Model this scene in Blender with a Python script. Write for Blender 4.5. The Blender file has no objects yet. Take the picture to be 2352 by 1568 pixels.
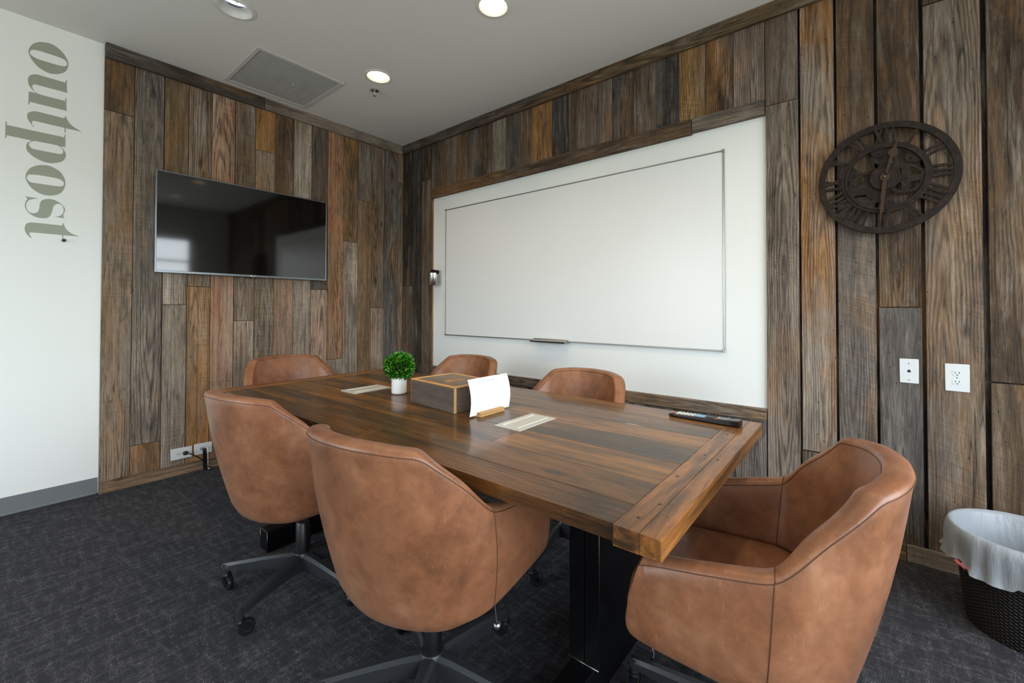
import bpy, bmesh, math, random
from mathutils import Vector, Matrix, noise
R = random.Random(7)
PI = math.pi
COL = bpy.context.scene.collection
H = 2.85

# ------------------------------------------------------------------ helpers
def s2l(c):
    return tuple(((v/255)/12.92 if v/255 <= .04045 else ((v/255+.055)/1.055)**2.4) for v in c)

def link(o, parent=None, kind=None, label=None, cat=None, group=None):
    COL.objects.link(o)
    if parent: o.parent = parent
    if kind: o['kind'] = kind
    if label: o['label'] = label
    if cat: o['category'] = cat
    if group: o['group'] = group
    return o

def empty(name, loc=(0, 0, 0), rz=0, **k):
    o = bpy.data.objects.new(name, None); o.empty_display_size = .1
    o.location = loc; o.rotation_euler = (0, 0, rz)
    return link(o, **k)

def obj(name, bm, mats, parent=None, smooth=False, **k):
    if not isinstance(mats, (list, tuple)): mats = [mats]
    me = bpy.data.meshes.new(name)
    bmesh.ops.recalc_face_normals(bm, faces=bm.faces)
    if smooth:
        for f in bm.faces: f.smooth = True
    bm.to_mesh(me); bm.free()
    for m in mats: me.materials.append(m)
    if smooth and smooth is not True: me.set_sharp_from_angle(angle=math.radians(smooth))
    o = bpy.data.objects.new(name, me)
    return link(o, parent=parent, **k)

def box(bm, lo, hi, bev=0, mat=0, M=None, seg=1):
    """box with chamfered edges and corners; returns its faces"""
    lo = Vector(lo); hi = Vector(hi)
    b = min(bev, *(.45*(hi[i]-lo[i]) for i in range(3))) if bev else 0
    V = {}; fs = []
    for sx in (0, 1):
        for sy in (0, 1):
            for sz in (0, 1):
                s_ = (sx, sy, sz); c_ = [hi[i] if s_[i] else lo[i] for i in range(3)]
                for ax in range(3) if b else (0,):
                    p = list(c_)
                    if b:
                        for i in range(3):
                            if i != ax: p[i] += -b if s_[i] else b
                    v = bm.verts.new(M @ Vector(p) if M is not None else p)
                    V[s_, ax] = v
                    if not b: V[s_, 1] = V[s_, 2] = v
    def F(vs):
        f = bm.faces.new(vs); f.material_index = mat; fs.append(f)
    for ax in range(3):
        u, w_ = (ax+1) % 3, (ax+2) % 3
        def C(a_, u_, x_):
            t_ = [0, 0, 0]; t_[ax] = a_; t_[u] = u_; t_[w_] = x_; return tuple(t_)
        for s in (0, 1):
            q = [V[C(s, 0, 0), ax], V[C(s, 1, 0), ax], V[C(s, 1, 1), ax], V[C(s, 0, 1), ax]]
            F(q if s else q[::-1])
        if b:      # chamfers along this axis
            for u_ in (0, 1):
                for x_ in (0, 1):
                    F([V[C(0, u_, x_), u], V[C(1, u_, x_), u], V[C(1, u_, x_), w_], V[C(0, u_, x_), w_]])
    if b:
        for s_ in set(k[0] for k in V): F([V[s_, 0], V[s_, 1], V[s_, 2]])
    return fs

def frame_of(a, b):
    z = (Vector(b)-Vector(a)).normalized()
    x = z.orthogonal().normalized(); y = z.cross(x)
    return x, y, z

def tube(bm, pts, r, n=10, caps=True, mat=0, closed=False):
    pts = [Vector(p) for p in pts]
    rs = r if isinstance(r, (list, tuple)) else [r]*len(pts)
    rings = []; px = None
    N = len(pts)
    for i, p in enumerate(pts):
        if closed: t = (pts[(i+1) % N]-pts[i-1]).normalized()
        else: t = (pts[min(i+1, N-1)]-pts[max(i-1, 0)]).normalized()
        if px is None: px = t.orthogonal().normalized()
        px = (px-t*px.dot(t)).normalized(); py = t.cross(px)
        rings.append([bm.verts.new(p+(px*math.cos(2*PI*k/n)+py*math.sin(2*PI*k/n))*rs[i]) for k in range(n)])
    for i in range(N if closed else N-1):
        a, b = rings[i], rings[(i+1) % N]
        for k in range(n):
            f = bm.faces.new((a[k], a[(k+1) % n], b[(k+1) % n], b[k])); f.material_index = mat; f.smooth = True
    if caps and not closed:
        bm.faces.new(rings[0][::-1]).material_index = mat; bm.faces.new(rings[-1]).material_index = mat

def lathe(bm, prof, n=32, c=(0, 0, 0), mat=0, M=None, sx=1, sy=1):
    """prof: list of (r,z)"""
    rings = []
    for r, z in prof:
        ring = []
        for k in range(n if r > 1e-6 else 1):
            a = 2*PI*k/n
            p = Vector((c[0]+r*sx*math.cos(a), c[1]+r*sy*math.sin(a), c[2]+z))
            ring.append(bm.verts.new(M @ p if M else p))
        rings.append(ring)
    for a, b in zip(rings, rings[1:]):
        for k in range(n):
            q = [a[k % len(a)], a[(k+1) % len(a)], b[(k+1) % len(b)], b[k % len(b)]]
            u = []
            for v in q:
                if v not in u: u.append(v)
            if len(u) > 2:
                f = bm.faces.new(u); f.material_index = mat; f.smooth = True
    return rings

def shape2d(name, splines, depth, M, mat, parent=None, bevel=0, **k):
    """closed 2D outlines (outer + holes) filled and extruded; M takes local xy (z=thickness) to place"""
    cu = bpy.data.curves.new('tmp', 'CURVE'); cu.dimensions = '2D'; cu.fill_mode = 'BOTH'
    cu.extrude = depth/2; cu.bevel_depth = bevel
    for pts in splines:
        s = cu.splines.new('POLY'); s.points.add(len(pts)-1); s.use_cyclic_u = True
        for p, q in zip(s.points, pts): p.co = (q[0], q[1], 0, 1)
    o = bpy.data.objects.new('tmp', cu); COL.objects.link(o)
    bpy.context.view_layer.update()
    me = bpy.data.meshes.new_from_object(o.evaluated_get(bpy.context.evaluated_depsgraph_get()))
    bpy.data.objects.remove(o); bpy.data.curves.remove(cu)
    me.transform(M @ Matrix.Translation((0, 0, depth/2)))
    me.materials.clear(); me.materials.append(mat)
    if name is None: return me
    me.name = name
    return link(bpy.data.objects.new(name, me), parent=parent, **k)

def join_meshes(name, mes, mat, parent=None, **k):
    bm = bmesh.new()
    for m in mes: bm.from_mesh(m)
    return obj(name, bm, mat, parent, **k)

def text_mesh(txt, size, M, depth=.0006, align='CENTER'):
    cu = bpy.data.curves.new('tmp', 'FONT'); cu.body = txt; cu.size = size; cu.extrude = depth/2
    cu.align_x = align; cu.align_y = 'CENTER'
    o = bpy.data.objects.new('tmp', cu); COL.objects.link(o)
    bpy.context.view_layer.update()
    me = bpy.data.meshes.new_from_object(o.evaluated_get(bpy.context.evaluated_depsgraph_get()))
    bpy.data.objects.remove(o); bpy.data.curves.remove(cu)
    me.transform(M @ Matrix.Translation((0, 0, depth/2)))
    return me

def objs(name, bm, mat, parent=None, smooth=False, inv=None):
    """one object per connected piece of the mesh"""
    bm.verts.ensure_lookup_table(); bm.verts.index_update()
    seen = set(); out = []; keep = [l.name for l in bm.loops.layers.float_vector]
    for v0 in bm.verts:
        if v0 in seen: continue
        isl = {v0}; st = [v0]
        while st:
            v = st.pop()
            for e in v.link_edges:
                w = e.other_vert(v)
                if w not in isl: isl.add(w); st.append(w)
        seen |= isl
        nb = bm.copy(); nb.verts.ensure_lookup_table(); ids = {v.index for v in isl}
        bmesh.ops.delete(nb, geom=[v for v in nb.verts if v.index not in ids], context='VERTS')
        o = obj(name, nb, mat, parent, smooth)
        if inv is not None: o.matrix_parent_inverse = inv
        out.append(o)
    bm.free()
    return out

def circ(cx, cy, r, n=48, a0=0):
    return [(cx+r*math.cos(a0+2*PI*i/n), cy+r*math.sin(a0+2*PI*i/n)) for i in range(n)]

def catmull(pts, n=8, closed=False):
    out = []; N = len(pts)
    rng = range(N if closed else N-1)
    for i in rng:
        if closed: p0, p1, p2, p3 = pts[i-1], pts[i], pts[(i+1) % N], pts[(i+2) % N]
        else: p0, p1, p2, p3 = pts[max(i-1, 0)], pts[i], pts[i+1], pts[min(i+2, N-1)]
        for j in range(n):
            t = j/n
            out.append(tuple(.5*((2*b)+(-a+c)*t+(2*a-5*b+4*c-d)*t*t+(-a+3*b-3*c+d)*t**3) for a, b, c, d in zip(p0, p1, p2, p3)))
    if not closed: out.append(tuple(pts[-1]))
    return out

# ------------------------------------------------------------------ materials
class NT:
    def __init__(s, name):
        s.m = bpy.data.materials.new(name); s.m.use_nodes = True
        s.t = s.m.node_tree; s.t.nodes.clear()
        s.out = s.t.nodes.new('ShaderNodeOutputMaterial')
        s.p = s.t.nodes.new('ShaderNodeBsdfPrincipled')
        s.t.links.new(s.p.outputs[0], s.out.inputs[0])
    def n(s, typ, **k):
        nd = s.t.nodes.new('ShaderNode'+typ)
        for a, b in k.items():
            if a.startswith('i_'):
                key = a[2:]; key = int(key) if key.isdigit() else key.replace('_', ' ')
                s.set(nd.inputs[key], b)
            else: setattr(nd, a, b)
        return nd
    def set(s, inp, v):
        if isinstance(v, bpy.types.NodeSocket): s.t.links.new(v, inp)
        else:
            if inp.type == 'RGBA' and len(v) == 3: v = tuple(v)+(1,)
            inp.default_value = v
    def P(s, **k):
        for a, b in k.items(): s.set(s.p.inputs[a.replace('_', ' ')], b)
        return s.m
    def vec(s, v, scale):
        return s.n('VectorMath', operation='MULTIPLY', i_0=v, i_1=scale).outputs[0]
    def noise(s, v, scale=1, detail=3, rough=.5, dist=0):
        return s.n('TexNoise', i_Vector=v, i_Scale=scale, i_Detail=detail, i_Roughness=rough, i_Distortion=dist).outputs[0]
    def math(s, op, a, b=0, clamp=False):
        return s.n('Math', operation=op, i_0=a, i_1=b, use_clamp=clamp).outputs[0]
    def ramp(s, f, stops):
        nd = s.n('ValToRGB'); s.set(nd.inputs[0], f)
        el = nd.color_ramp.elements
        while len(el) < len(stops): el.new(.5)
        for e, (p, c) in zip(el, stops):
            e.position = p; e.color = (c, c, c, 1) if isinstance(c, (int, float)) else (tuple(c)+(1,))[:4]
        return nd.outputs[0]
    def mix(s, f, a, b, mode='MIX'):
        nd = s.n('Mix', data_type='RGBA', blend_type=mode); s.set(nd.inputs[0], f); s.set(nd.inputs[6], a); s.set(nd.inputs[7], b)
        return nd.outputs[2]
    def bump(s, h, strength=.3, dist=.002):
        nd = s.n('Bump', i_Strength=strength, i_Distance=dist, i_Height=h)
        s.t.links.new(nd.outputs[0], s.p.inputs['Normal'])
    def obj(s): return s.n('TexCoord').outputs['Object']
    def attr(s, name, out='Color'): return s.n('Attribute', attribute_name=name).outputs[out]

def simple(name, col, rough=.5, metal=0, emit=0, coat=0, spec=.5, **k):
    t = NT(name)
    c = s2l(col)+(1,)
    t.P(Base_Color=c, Roughness=rough, Metallic=metal, Specular_IOR_Level=spec)
    if coat: t.P(Coat_Weight=coat, Coat_Roughness=.08)
    if emit: t.P(Emission_Color=c, Emission_Strength=emit)
    return t.m

def paint_mat(name, col, rough=.6, amt=.03, bump=.05, scale=60):
    t = NT(name); o = t.obj()
    n = t.noise(o, scale, 3)
    c = s2l(col)
    a = t.mix(t.noise(o, 1.2, 2), tuple(v*(1-amt) for v in c), tuple(min(1, v*(1+amt)) for v in c))
    t.P(Base_Color=a, Roughness=rough); t.bump(n, bump, .001)
    return t.m

def wood_mat(name, rough=.75, coat=0, spec=.3, contrast=1.0, saw=.5, bump=.6, cracks=1, weather=0):
    t = NT(name)
    g = t.attr('gc', 'Vector'); t1 = t.attr('tint'); t2 = t.attr('tint2')
    blotch = t.ramp(t.noise(t.vec(g, (6, 6, 1.5)), 1, 5, .62, .5), [(.38, 0), (.60, 1)])
    base = t.mix(blotch, t1, t2)
    if weather:
        wg = t.ramp(t.noise(t.vec(g, (22, 22, 2.6)), 1, 5, .7, .4), [(.50, 0), (.70, .34)])
        base = t.mix(wg, base, s2l((158, 148, 136))+(1,))
        og = t.ramp(t.noise(t.vec(t.n('VectorMath', operation='ADD', i_0=g, i_1=(17.3, 4.1, 9.7)).outputs[0], (4.5, 4.5, 1.1)), 1, 5, .6, .5), [(.54, 0), (.68, .50)])
        base = t.mix(og, base, s2l((136, 98, 56))+(1,))
        dk = t.ramp(t.noise(t.vec(t.n('VectorMath', operation='ADD', i_0=g, i_1=(7.3, 14.1, 3.7)).outputs[0], (5, 5, 1.0)), 1, 6, .65, .5), [(.52, 0), (.70, .55)])
        base = t.mix(dk, base, s2l((52, 40, 30))+(1,))
    if coat:
        dk = t.ramp(t.noise(t.vec(g, (13, 13, 1.3)), 1, 5, .6, .6), [(.48, 0), (.64, .8)])
        base = t.mix(dk, base, s2l((54, 40, 26))+(1,))
    # flowing growth figure
    warp = t.noise(t.vec(g, (4, 4, .8)), 1, 2)
    gx = t.n('VectorMath', operation='ADD', i_0=t.vec(g, (1, 1, .10)), i_1=t.n('CombineXYZ', i_X=t.math('MULTIPLY', warp, .16)).outputs[0]).outputs[0]
    rings = t.noise(t.vec(gx, (60, 60, 7)), 1, 8, .72)
    lc = t.n('SeparateXYZ', i_Vector=t.attr('lc', 'Vector'))
    rr_ = t.math('SQRT', t.math('ADD', t.math('POWER', lc.outputs[0], 2), t.math('POWER', t.math('MULTIPLY', lc.outputs[2], .045), 2)))
    wob = t.math('MULTIPLY', t.noise(t.vec(g, (9, 9, 1.6)), 1, 3), 26)
    cath = t.math('SINE', t.math('ADD', t.math('MULTIPLY', rr_, 560), wob))
    cmask = t.ramp(t.noise(t.vec(g, (1.5, 1.5, .7)), 1, 2), [(.44, 0), (.56, 1)])
    rings = t.math('ADD', rings, t.math('MULTIPLY', t.math('MULTIPLY', cath, cmask), .12))
    fib = t.noise(t.vec(g, (380, 380, 16)), 1, 5, .7)
    ringc = t.ramp(rings, [(.30, 1-.55*contrast), (.50, 1), (.70, 1+.38*contrast)])
    c = t.mix(1, base, ringc, 'MULTIPLY')
    fibc = t.ramp(fib, [(.32, 1-.42*contrast), (.5, 1), (.68, 1+.28*contrast)])
    c = t.mix(1, c, fibc, 'MULTIPLY')
    # weathered stains
    st = t.ramp(t.noise(t.vec(g, (11, 11, 3.2)), 1, 5, .65, 1.2), [(.30, .52), (.46, 1), (.62, 1), (.74, 1.28)])
    c = t.mix(.8, c, st, 'MULTIPLY')
    # saw marks across the board
    sg = t.n('SeparateXYZ', i_Vector=g)
    shear = t.n('CombineXYZ', i_X=t.math('MULTIPLY', sg.outputs[0], 5), i_Y=t.math('MULTIPLY', sg.outputs[1], 5), i_Z=t.math('MULTIPLY', t.math('ADD', sg.outputs[2], t.math('MULTIPLY', sg.outputs[0], .35)), 170)).outputs[0]
    sw = t.n('TexNoise', i_Vector=shear, i_Scale=1., i_Detail=2., i_Roughness=.5).outputs[0]
    mask = t.ramp(t.noise(t.vec(g, (2, 2, .9)), 1, 2), [(.48, 0), (.6, 1)])
    swc = t.ramp(sw, [(.36, .68), (.5, 1), (.66, 1.25)])
    c = t.mix(t.math('MULTIPLY', mask, saw), c, t.mix(1, c, swc, 'MULTIPLY'))
    # knots
    vo = t.n('TexVoronoi', i_Vector=t.vec(g, (5, 5, 1.7)), i_Scale=1., i_Randomness=1.).outputs['Distance']
    kn = t.ramp(vo, [(.045, .25), (.09, 1)])
    c = t.mix(.85, c, kn, 'MULTIPLY')
    # nail holes and worm pits
    pit = t.n('TexVoronoi', i_Vector=t.vec(g, (24, 24, 11)), i_Scale=1., i_Randomness=1.).outputs['Distance']
    c = t.mix(.85*cracks, c, t.ramp(pit, [(.05, .15), (.075, 1)]), 'MULTIPLY')
    ps = t.ramp(t.noise(t.vec(g, (120, 120, 30)), 1, 6, .75), [(.62, 0), (.74, .30 if weather else .12)])
    c = t.mix(ps, c, s2l((186, 174, 156))+(1,))
    # long thin cracks
    cr = t.noise(t.vec(g, (38, 38, .9)), 1, 2, .4)
    crc = t.ramp(t.math('ABSOLUTE', t.math('SUBTRACT', cr, .5)), [(.0, .12), (.014, 1)])
    cm = t.ramp(t.noise(t.vec(g, (3, 3, 1.3)), 1, 2), [(.46, 0), (.54, 1)])
    c = t.mix(t.math('MULTIPLY', cm, .85*cracks), c, t.mix(1, c, crc, 'MULTIPLY'))
    h = t.math('ADD', t.math('MULTIPLY', rings, 1.0), t.math('ADD', t.math('MULTIPLY', fib, .6), t.math('MULTIPLY', sw, .5)))
    t.P(Base_Color=c, Roughness=rough, Specular_IOR_Level=spec)
    if coat: t.P(Coat_Weight=coat, Coat_Roughness=.11)
    t.bump(h, bump, .0015)
    if coat:
        cb = t.n('Bump', i_Strength=.05, i_Distance=.001, i_Height=t.math('ADD', rings, t.math('MULTIPLY', t.noise(g, 9, 2), 3)))
        t.t.links.new(cb.outputs[0], t.p.inputs['Coat Normal'])
    return t.m

WOOD = wood_mat('reclaimed_barnwood', weather=1, contrast=1.1, saw=.45)
TABLEWOOD = wood_mat('varnished_table_wood', rough=.42, coat=.42, spec=.2, contrast=.85, saw=.12, bump=.35, cracks=.8)
BOXWOOD = wood_mat('box_wood', rough=.5, contrast=.35, saw=.0, bump=.2, cracks=0)

def leather_mat():
    t = NT('tan_leather')
    oi = t.n('ObjectInfo')
    v = t.n('VectorMath', operation='ADD', i_0=t.obj(), i_1=t.vec(oi.outputs['Location'], (3.1, 2.7, 1.9))).outputs[0]
    b = t.noise(v, 5.0, 8, .66, .25)
    c = t.ramp(b, [(.28, s2l((98, 62, 41))), (.45, s2l((128, 83, 56))), (.58, s2l((141, 95, 67))), (.76, s2l((164, 119, 89)))])
    f = t.noise(v, 24, 8, .72, .3)
    c = t.mix(1, c, t.ramp(f, [(.32, .78), (.5, .98), (.68, 1.18)]), 'MULTIPLY')
    # scuffs: short pale scratches in several directions
    sc = None
    for k, (rot, sx, sy) in enumerate((((1.35, .2, .4), 230, 24), ((.9, 1.15, .3), 270, 26), ((1.6, .75, 1.3), 300, 20))):
        mp = t.n('Mapping', i_Vector=v, i_Rotation=rot, i_Scale=(sx, sx*.9, sy))
        n = t.noise(mp.outputs[0], 1, 1, .3)
        m = t.ramp(n, [(.755, 0), (.80, 1)])
        sc = m if sc is None else t.math('MAXIMUM', sc, m)
    c = t.mix(t.math('MULTIPLY', sc, .2), c, s2l((196, 150, 112))+(1,))
    grain = t.n('TexVoronoi', i_Vector=v, i_Scale=420.).outputs['Distance']
    t.P(Base_Color=c, Roughness=t.math('ADD', t.math('MULTIPLY', b, .22), .27), Specular_IOR_Level=.45, Sheen_Weight=.03, Sheen_Roughness=.4)
    t.bump(t.math('ADD', t.math('MULTIPLY', grain, .5), t.noise(v, 14, 3)), .09, .004)
    return t.m
LEATHER = leather_mat()

def carpet_mat():
    t = NT('charcoal_carpet'); o = t.obj()
    rib = t.noise(t.vec(o, (55, 520, 1)), 1, 2, .6)
    rib2 = t.noise(t.vec(o, (520, 55, 1)), 1, 2, .6)
    m1 = t.ramp(t.noise(t.vec(o, (9, 42, 1)), 1, 3, .7), [(.46, 0), (.70, 1)])
    m2 = t.ramp(t.noise(t.vec(o, (42, 7, 1)), 1, 3, .7), [(.46, 0), (.70, 1)])
    l1 = t.math('MULTIPLY', t.ramp(rib, [(.47, 0), (.68, 1)]), m1)
    l2 = t.math('MULTIPLY', t.ramp(rib2, [(.47, 0), (.68, 1)]), m2)
    l = t.math('ADD', l1, l2, True)
    fine = t.noise(o, 300, 2, .7)
    base = t.mix(fine, s2l((38, 38, 41))+(1,), s2l((64, 64, 68))+(1,))
    c = t.mix(l, base, s2l((118, 117, 118))+(1,))
    t.P(Base_Color=c, Roughness=.95, Specular_IOR_Level=.1)
    t.bump(t.math('ADD', fine, t.math('ADD', rib, rib2)), .7, .004)
    return t.m

WALLPAINT = paint_mat('white_wall_paint', (232, 234, 230), .45)
CEILPAINT = paint_mat('ceiling_paint', (218, 217, 212), .8)
BACKPAINT = paint_mat('niche_wall_paint', (230, 234, 233), .55)
CARPET = carpet_mat()
BLACKP = simple('black_plastic', (14, 14, 15), .38)
GUNMETAL = simple('gunmetal_powdercoat', (48, 50, 53), .42, metal=.35)
STEEL = simple('blackened_steel', (20, 20, 22), .33, metal=.55)
WELD = simple('bare_weld', (120, 118, 112), .35, metal=1)
CHROME = simple('chrome', (215, 215, 215), .12, metal=1)
SATIN = simple('satin_aluminium', (170, 170, 168), .32, metal=1)
WHITEPL = simple('white_plastic', (206, 209, 210), .4)
SLOT = simple('socket_hole', (22, 20, 18), .6)
SCREEN = simple('tv_screen', (2, 2, 3), .06, spec=.8)
RUBBER = simple('rubber_base_grey', (108, 112, 114), .5)
PIPE = simple('stitched_seam', (84, 50, 30), .6)
IRON = None
def iron_mat():
    t = NT('rusty_iron'); o = t.obj()
    c = t.mix(t.ramp(t.noise(o, 45, 5, .7), [(.4, 0), (.65, 1)]), s2l((30, 26, 24))+(1,), s2l((50, 39, 33))+(1,))
    t.P(Base_Color=c, Roughness=.7, Metallic=.0, Specular_IOR_Level=.15); t.bump(t.noise(o, 160, 4, .7), .5, .002)
    return t.m
IRON = iron_mat()

# ------------------------------------------------------------------ boards
PAL = dict(G=(112, 100, 88), LG=(138, 125, 112), DG=(78, 71, 65), B=(98, 78, 57), DB=(64, 49, 35), T=(122, 98, 74),
           O=(134, 94, 52), OL=(90, 73, 50), P=(138, 113, 95), K=(48, 43, 39), BG=(98, 93, 89), R=(138, 98, 72), W=(158, 147, 132), Y=(142, 106, 60),
           X=(8, 7, 6))
def layers(bm):
    L = bm.loops.layers
    L.float_vector.get('lc') or L.float_vector.new('lc')
    return (L.float_vector.get('gc') or L.float_vector.new('gc'), L.float_color.get('tint') or L.float_color.new('tint'),
            L.float_color.get('tint2') or L.float_color.new('tint2'))
def board(bm, lo, hi, axis, ta, tb=None, bev=.0012, jit=.06, M=None, gain=1.0):
    """box of wood whose grain runs along axis; ta,tb palette keys or rgb"""
    g, l1, l2 = layers(bm)
    fs = box(bm, lo, hi, bev)
    g, l1, l2 = layers(bm); lcl = bm.loops.layers.float_vector['lc']
    mid = Vector([(lo[i]+hi[i])/2 for i in range(3)]); ai = 'xyz'.index(axis); mid[ai] = lo[ai]+(hi[ai]-lo[ai])*R.uniform(.1, .9)
    for i in range(3):
        if i != ai: mid[i] += (hi[i]-lo[i])*R.uniform(-.2, .2)
    ca = s2l(PAL[ta] if isinstance(ta, str) else ta); tb = tb if tb is not None else ta
    cb = s2l(PAL[tb] if isinstance(tb, str) else tb)
    k = gain*(1+R.uniform(-jit, jit))
    off = Vector((R.uniform(0, 50), R.uniform(0, 50), R.uniform(0, 50)))
    tw = R.uniform(-.012, .012)
    for f in fs:
        for lp in f.loops:
            p = lp.vert.co
            if axis == 'z': q = Vector((p.x+p.z*tw, p.y, p.z))
            elif axis == 'x': q = Vector((p.y+p.x*tw, p.z, p.x))
            else: q = Vector((p.x+p.y*tw, p.z, p.y))
            lp[g] = q+off; dl = p-mid; ax_ = [dl[i] for i in range(3) if i != ai]; lp[lcl] = (max(ax_, key=abs), 0, dl[ai])
            lp[l1] = (ca[0]*k, ca[1]*k, ca[2]*k, 1); lp[l2] = (cb[0]*k, cb[1]*k, cb[2]*k, 1)
    return fs

# ------------------------------------------------------------------ room shell
XR, YF = 5.35, -4.9
bm = bmesh.new(); box(bm, (-.15, YF-.15, -.1), (XR+.15, .2, 0)); obj('floor', bm, CARPET, kind='structure')
bm = bmesh.new()
lamps = [(1.018, -.925, 1), (2.171, -.937, 1), (1.015, -1.817, 0), (3.32, -.94, 1), (4.47, -.95, 1), (2.17, -1.82, 1), (3.32, -1.83, 1)]
# ceiling slab with round openings for the recessed lamps
def ceiling():
    hole = .083
    outer = [(-.15, YF-.15), (XR+.15, YF-.15), (XR+.15, .2), (-.15, .2)]
    sp = [outer]+[circ(x, y, hole, 40) for x, y, _ in lamps]
    return shape2d('ceiling', sp, .02, Matrix.Translation((0, 0, H)), CEILPAINT, kind='structure')
ceiling()
# left wall: plasterboard
bm = bmesh.new(); box(bm, (-.14, YF-.15, 0), (-.02, .16, H)); wall_left = obj('wall_left', bm, WALLPAINT, kind='structure')
bm = bmesh.new(); box(bm, (-.02, .02, 0), (XR+.14, .16, H)); wall_back = obj('wall_back', bm, BACKPAINT, kind='structure')

def wall_with_window(name, x0, x1, openings, M, mat):
    sp = [[(x0, 0), (x1, 0), (x1, H), (x0, H)]]+[[(a, c), (b, c), (b, d), (a, d)] for a, b, c, d in openings]
    return shape2d(name, sp, .12, M, mat, kind='structure')
ZW0, ZW1 = .55, 2.36
winR = [(-4.3, -.52, ZW0, ZW1)]
winF = [(.5, 2.1, ZW0, ZW1)]
# local x->world y, local y->world z, thickness -> +x
MR = Matrix(((0, 0, 1, XR), (1, 0, 0, 0), (0, 1, 0, 0), (0, 0, 0, 1)))
MF = Matrix(((1, 0, 0, 0), (0, 0, -1, YF), (0, 1, 0, 0), (0, 0, 0, 1)))
wall_with_window('wall_right', YF-.15, .02, winR, MR, WALLPAINT)
wall_with_window('wall_front', -.02, XR, winF, MF, WALLPAINT)
FRAME = simple('window_frame_white', (200, 202, 204), .4)
def window(n, a, b, c, d, M, nm):
    bm = bmesh.new(); w = .05
    for lo, hi in (((a, c, .02), (a+w, d, .08)), ((b-w, c, .02), (b, d, .08)), ((a, c, .02), (b, c+w, .08)), ((a, d-w, .02), (b, d, .08))):
        box(bm, lo, hi, M=M)
    for k in range(1, nm):
        x = a+(b-a)*k/nm; box(bm, (x-w/2, c+w, .03), (x+w/2, d-w, .07), M=M)
    box(bm, (a, d-.42, .035), (b, d-.39, .065), M=M)
    obj('window_%d' % n, bm, FRAME, kind='structure')
window(1, *winR[0], MR, 3); window(2, *winF[0], MF, 2)

# plank cladding on the left wall: seams in y, joints in z
LS = [-2.218, -2.075, -1.923, -1.789, -1.651, -1.502, -1.365, -1.222, -1.076, -.931, -.786, -.64, -.499, -.358, -.217, -.058, .0]
LB = [  # per board, from bottom: (z_top, tint, tint2)
 [(2.429, 'G', 'T'), (H, 'DB', 'B')],
 [(.261, 'O', 'T'), (H, 'DG', 'G')],
 [(1.19, 'LG', 'G'), (1.5, 'LG', 'G'), (H, 'OL', 'B')],
 [(1.32, 'T', 'O'), (H, 'B', 'G')],
 [(H, 'R', 'P')],
 [(1.069, 'LG', 'P'), (H, 'G', 'B')],
 [(1.6, 'OL', 'G'), (2.426, 'G', 'T'), (H, 'Y', 'O')],
 [(1.6, 'P', 'T'), (H, 'DB', 'B')],
 [(1.5, 'G', 'LG'), (H, 'LG', 'W')],
 [(1.33, 'LG', 'P'), (H, 'DB', 'DG')],
 [(.706, 'G', 'LG'), (H, 'T', 'R')],
 [(1.788, 'W', 'G'), (H, 'O', 'OL')],
 [(2.197, 'T', 'B'), (H, 'G', 'DG')],
 [(1.169, 'LG', 'P'), (H, 'G', 'B')],
 [(H, 'BG', 'DG')],
 [(2.471, 'G', 'T'), (H, 'T', 'G')]]
bm = bmesh.new()
board(bm, (-.0198, -2.212, .001), (-.017, 0, H-.001), 'z', 'X', bev=0)
for i, segs in enumerate(LB):
    a, b = LS[i], LS[i+1]; z = 0.0
    ga, gb = R.uniform(.0010, .0028), R.uniform(.0010, .0028)
    for zt, t1, t2 in segs:
        zt2 = min(zt, H-.001)
        xf = R.uniform(-.003, .002)
        board(bm, (-.0165, a+(0 if i == 0 else ga), z+.0015), (xf, b-gb, zt2-.0015), 'z', t1, t2, gain=1.3)
        z = zt2
obj('plank_cladding', bm, WOOD, wall_left, kind='structure')

# back wall cladding: seams in x
RS = [0, .167, .323, .468, .573, .685, .826, .977, 1.127, 1.274, 1.434, 1.595, 1.702, 1.908, 2.059, 2.209, 2.418, 2.576, 2.73, 2.882, 3.041, 3.197, 3.358]
RT = ['K DB', 'DG K', 'B DB', 'G DG', 'B T', 'G LG', 'O B', 'DG G', 'OL DB', 'G LG', 'G DG', 'B G', 'Y O', 'K DG', 'G B', 'B G', 'B DG', 'G B', 'K BG', 'Y T', 'DB O', 'G P']
NX0, NX1, NZ0, NZ1 = .478, 3.357, .61, 2.24
bm = bmesh.new()
board(bm, (0.001, .0172, .001), (NX0-.006, .0198, H-.001), 'z', 'X', bev=0)
board(bm, (NX0-.006, .0172, 2.26), (NX1, .0198, H-.001), 'z', 'X', bev=0)
board(bm, (NX0-.006, .0172, .001), (NX1, .0198, .59), 'z', 'X', bev=0)
board(bm, (NX1+.004, .0172, .001), (XR-.001, .0198, H-.001), 'z', 'X', bev=0)
def bb(x0, x1, z0, z1, t, g=.0014, y=None, axis='z'):
    t1, t2 = (t.split()+t.split())[:2]
    yf = R.uniform(-.002, .003) if y is None else y
    board(bm, (x0+R.uniform(.6, 1.5)*g, yf, z0+.0012), (x1-R.uniform(.6, 1.5)*g, .0165, z1-.0012), axis, t1, t2, gain=.84)
for i, t in enumerate(RT):
    a, b = RS[i], RS[i+1]
    if i == 0: bb(a, b, 1.393, H-.001, t); bb(a, b, 0, 1.393, 'G B')
    elif i == 1: bb(a, b, 0, H-.001, t)
    elif i == 2: bb(a, NX0-.004, 2.428, H-.001, 'DB B'); bb(a, NX0-.004, 0, 2.428, 'B G')
    else: bb(a, b, 2.325, H-.001, t)
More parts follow.
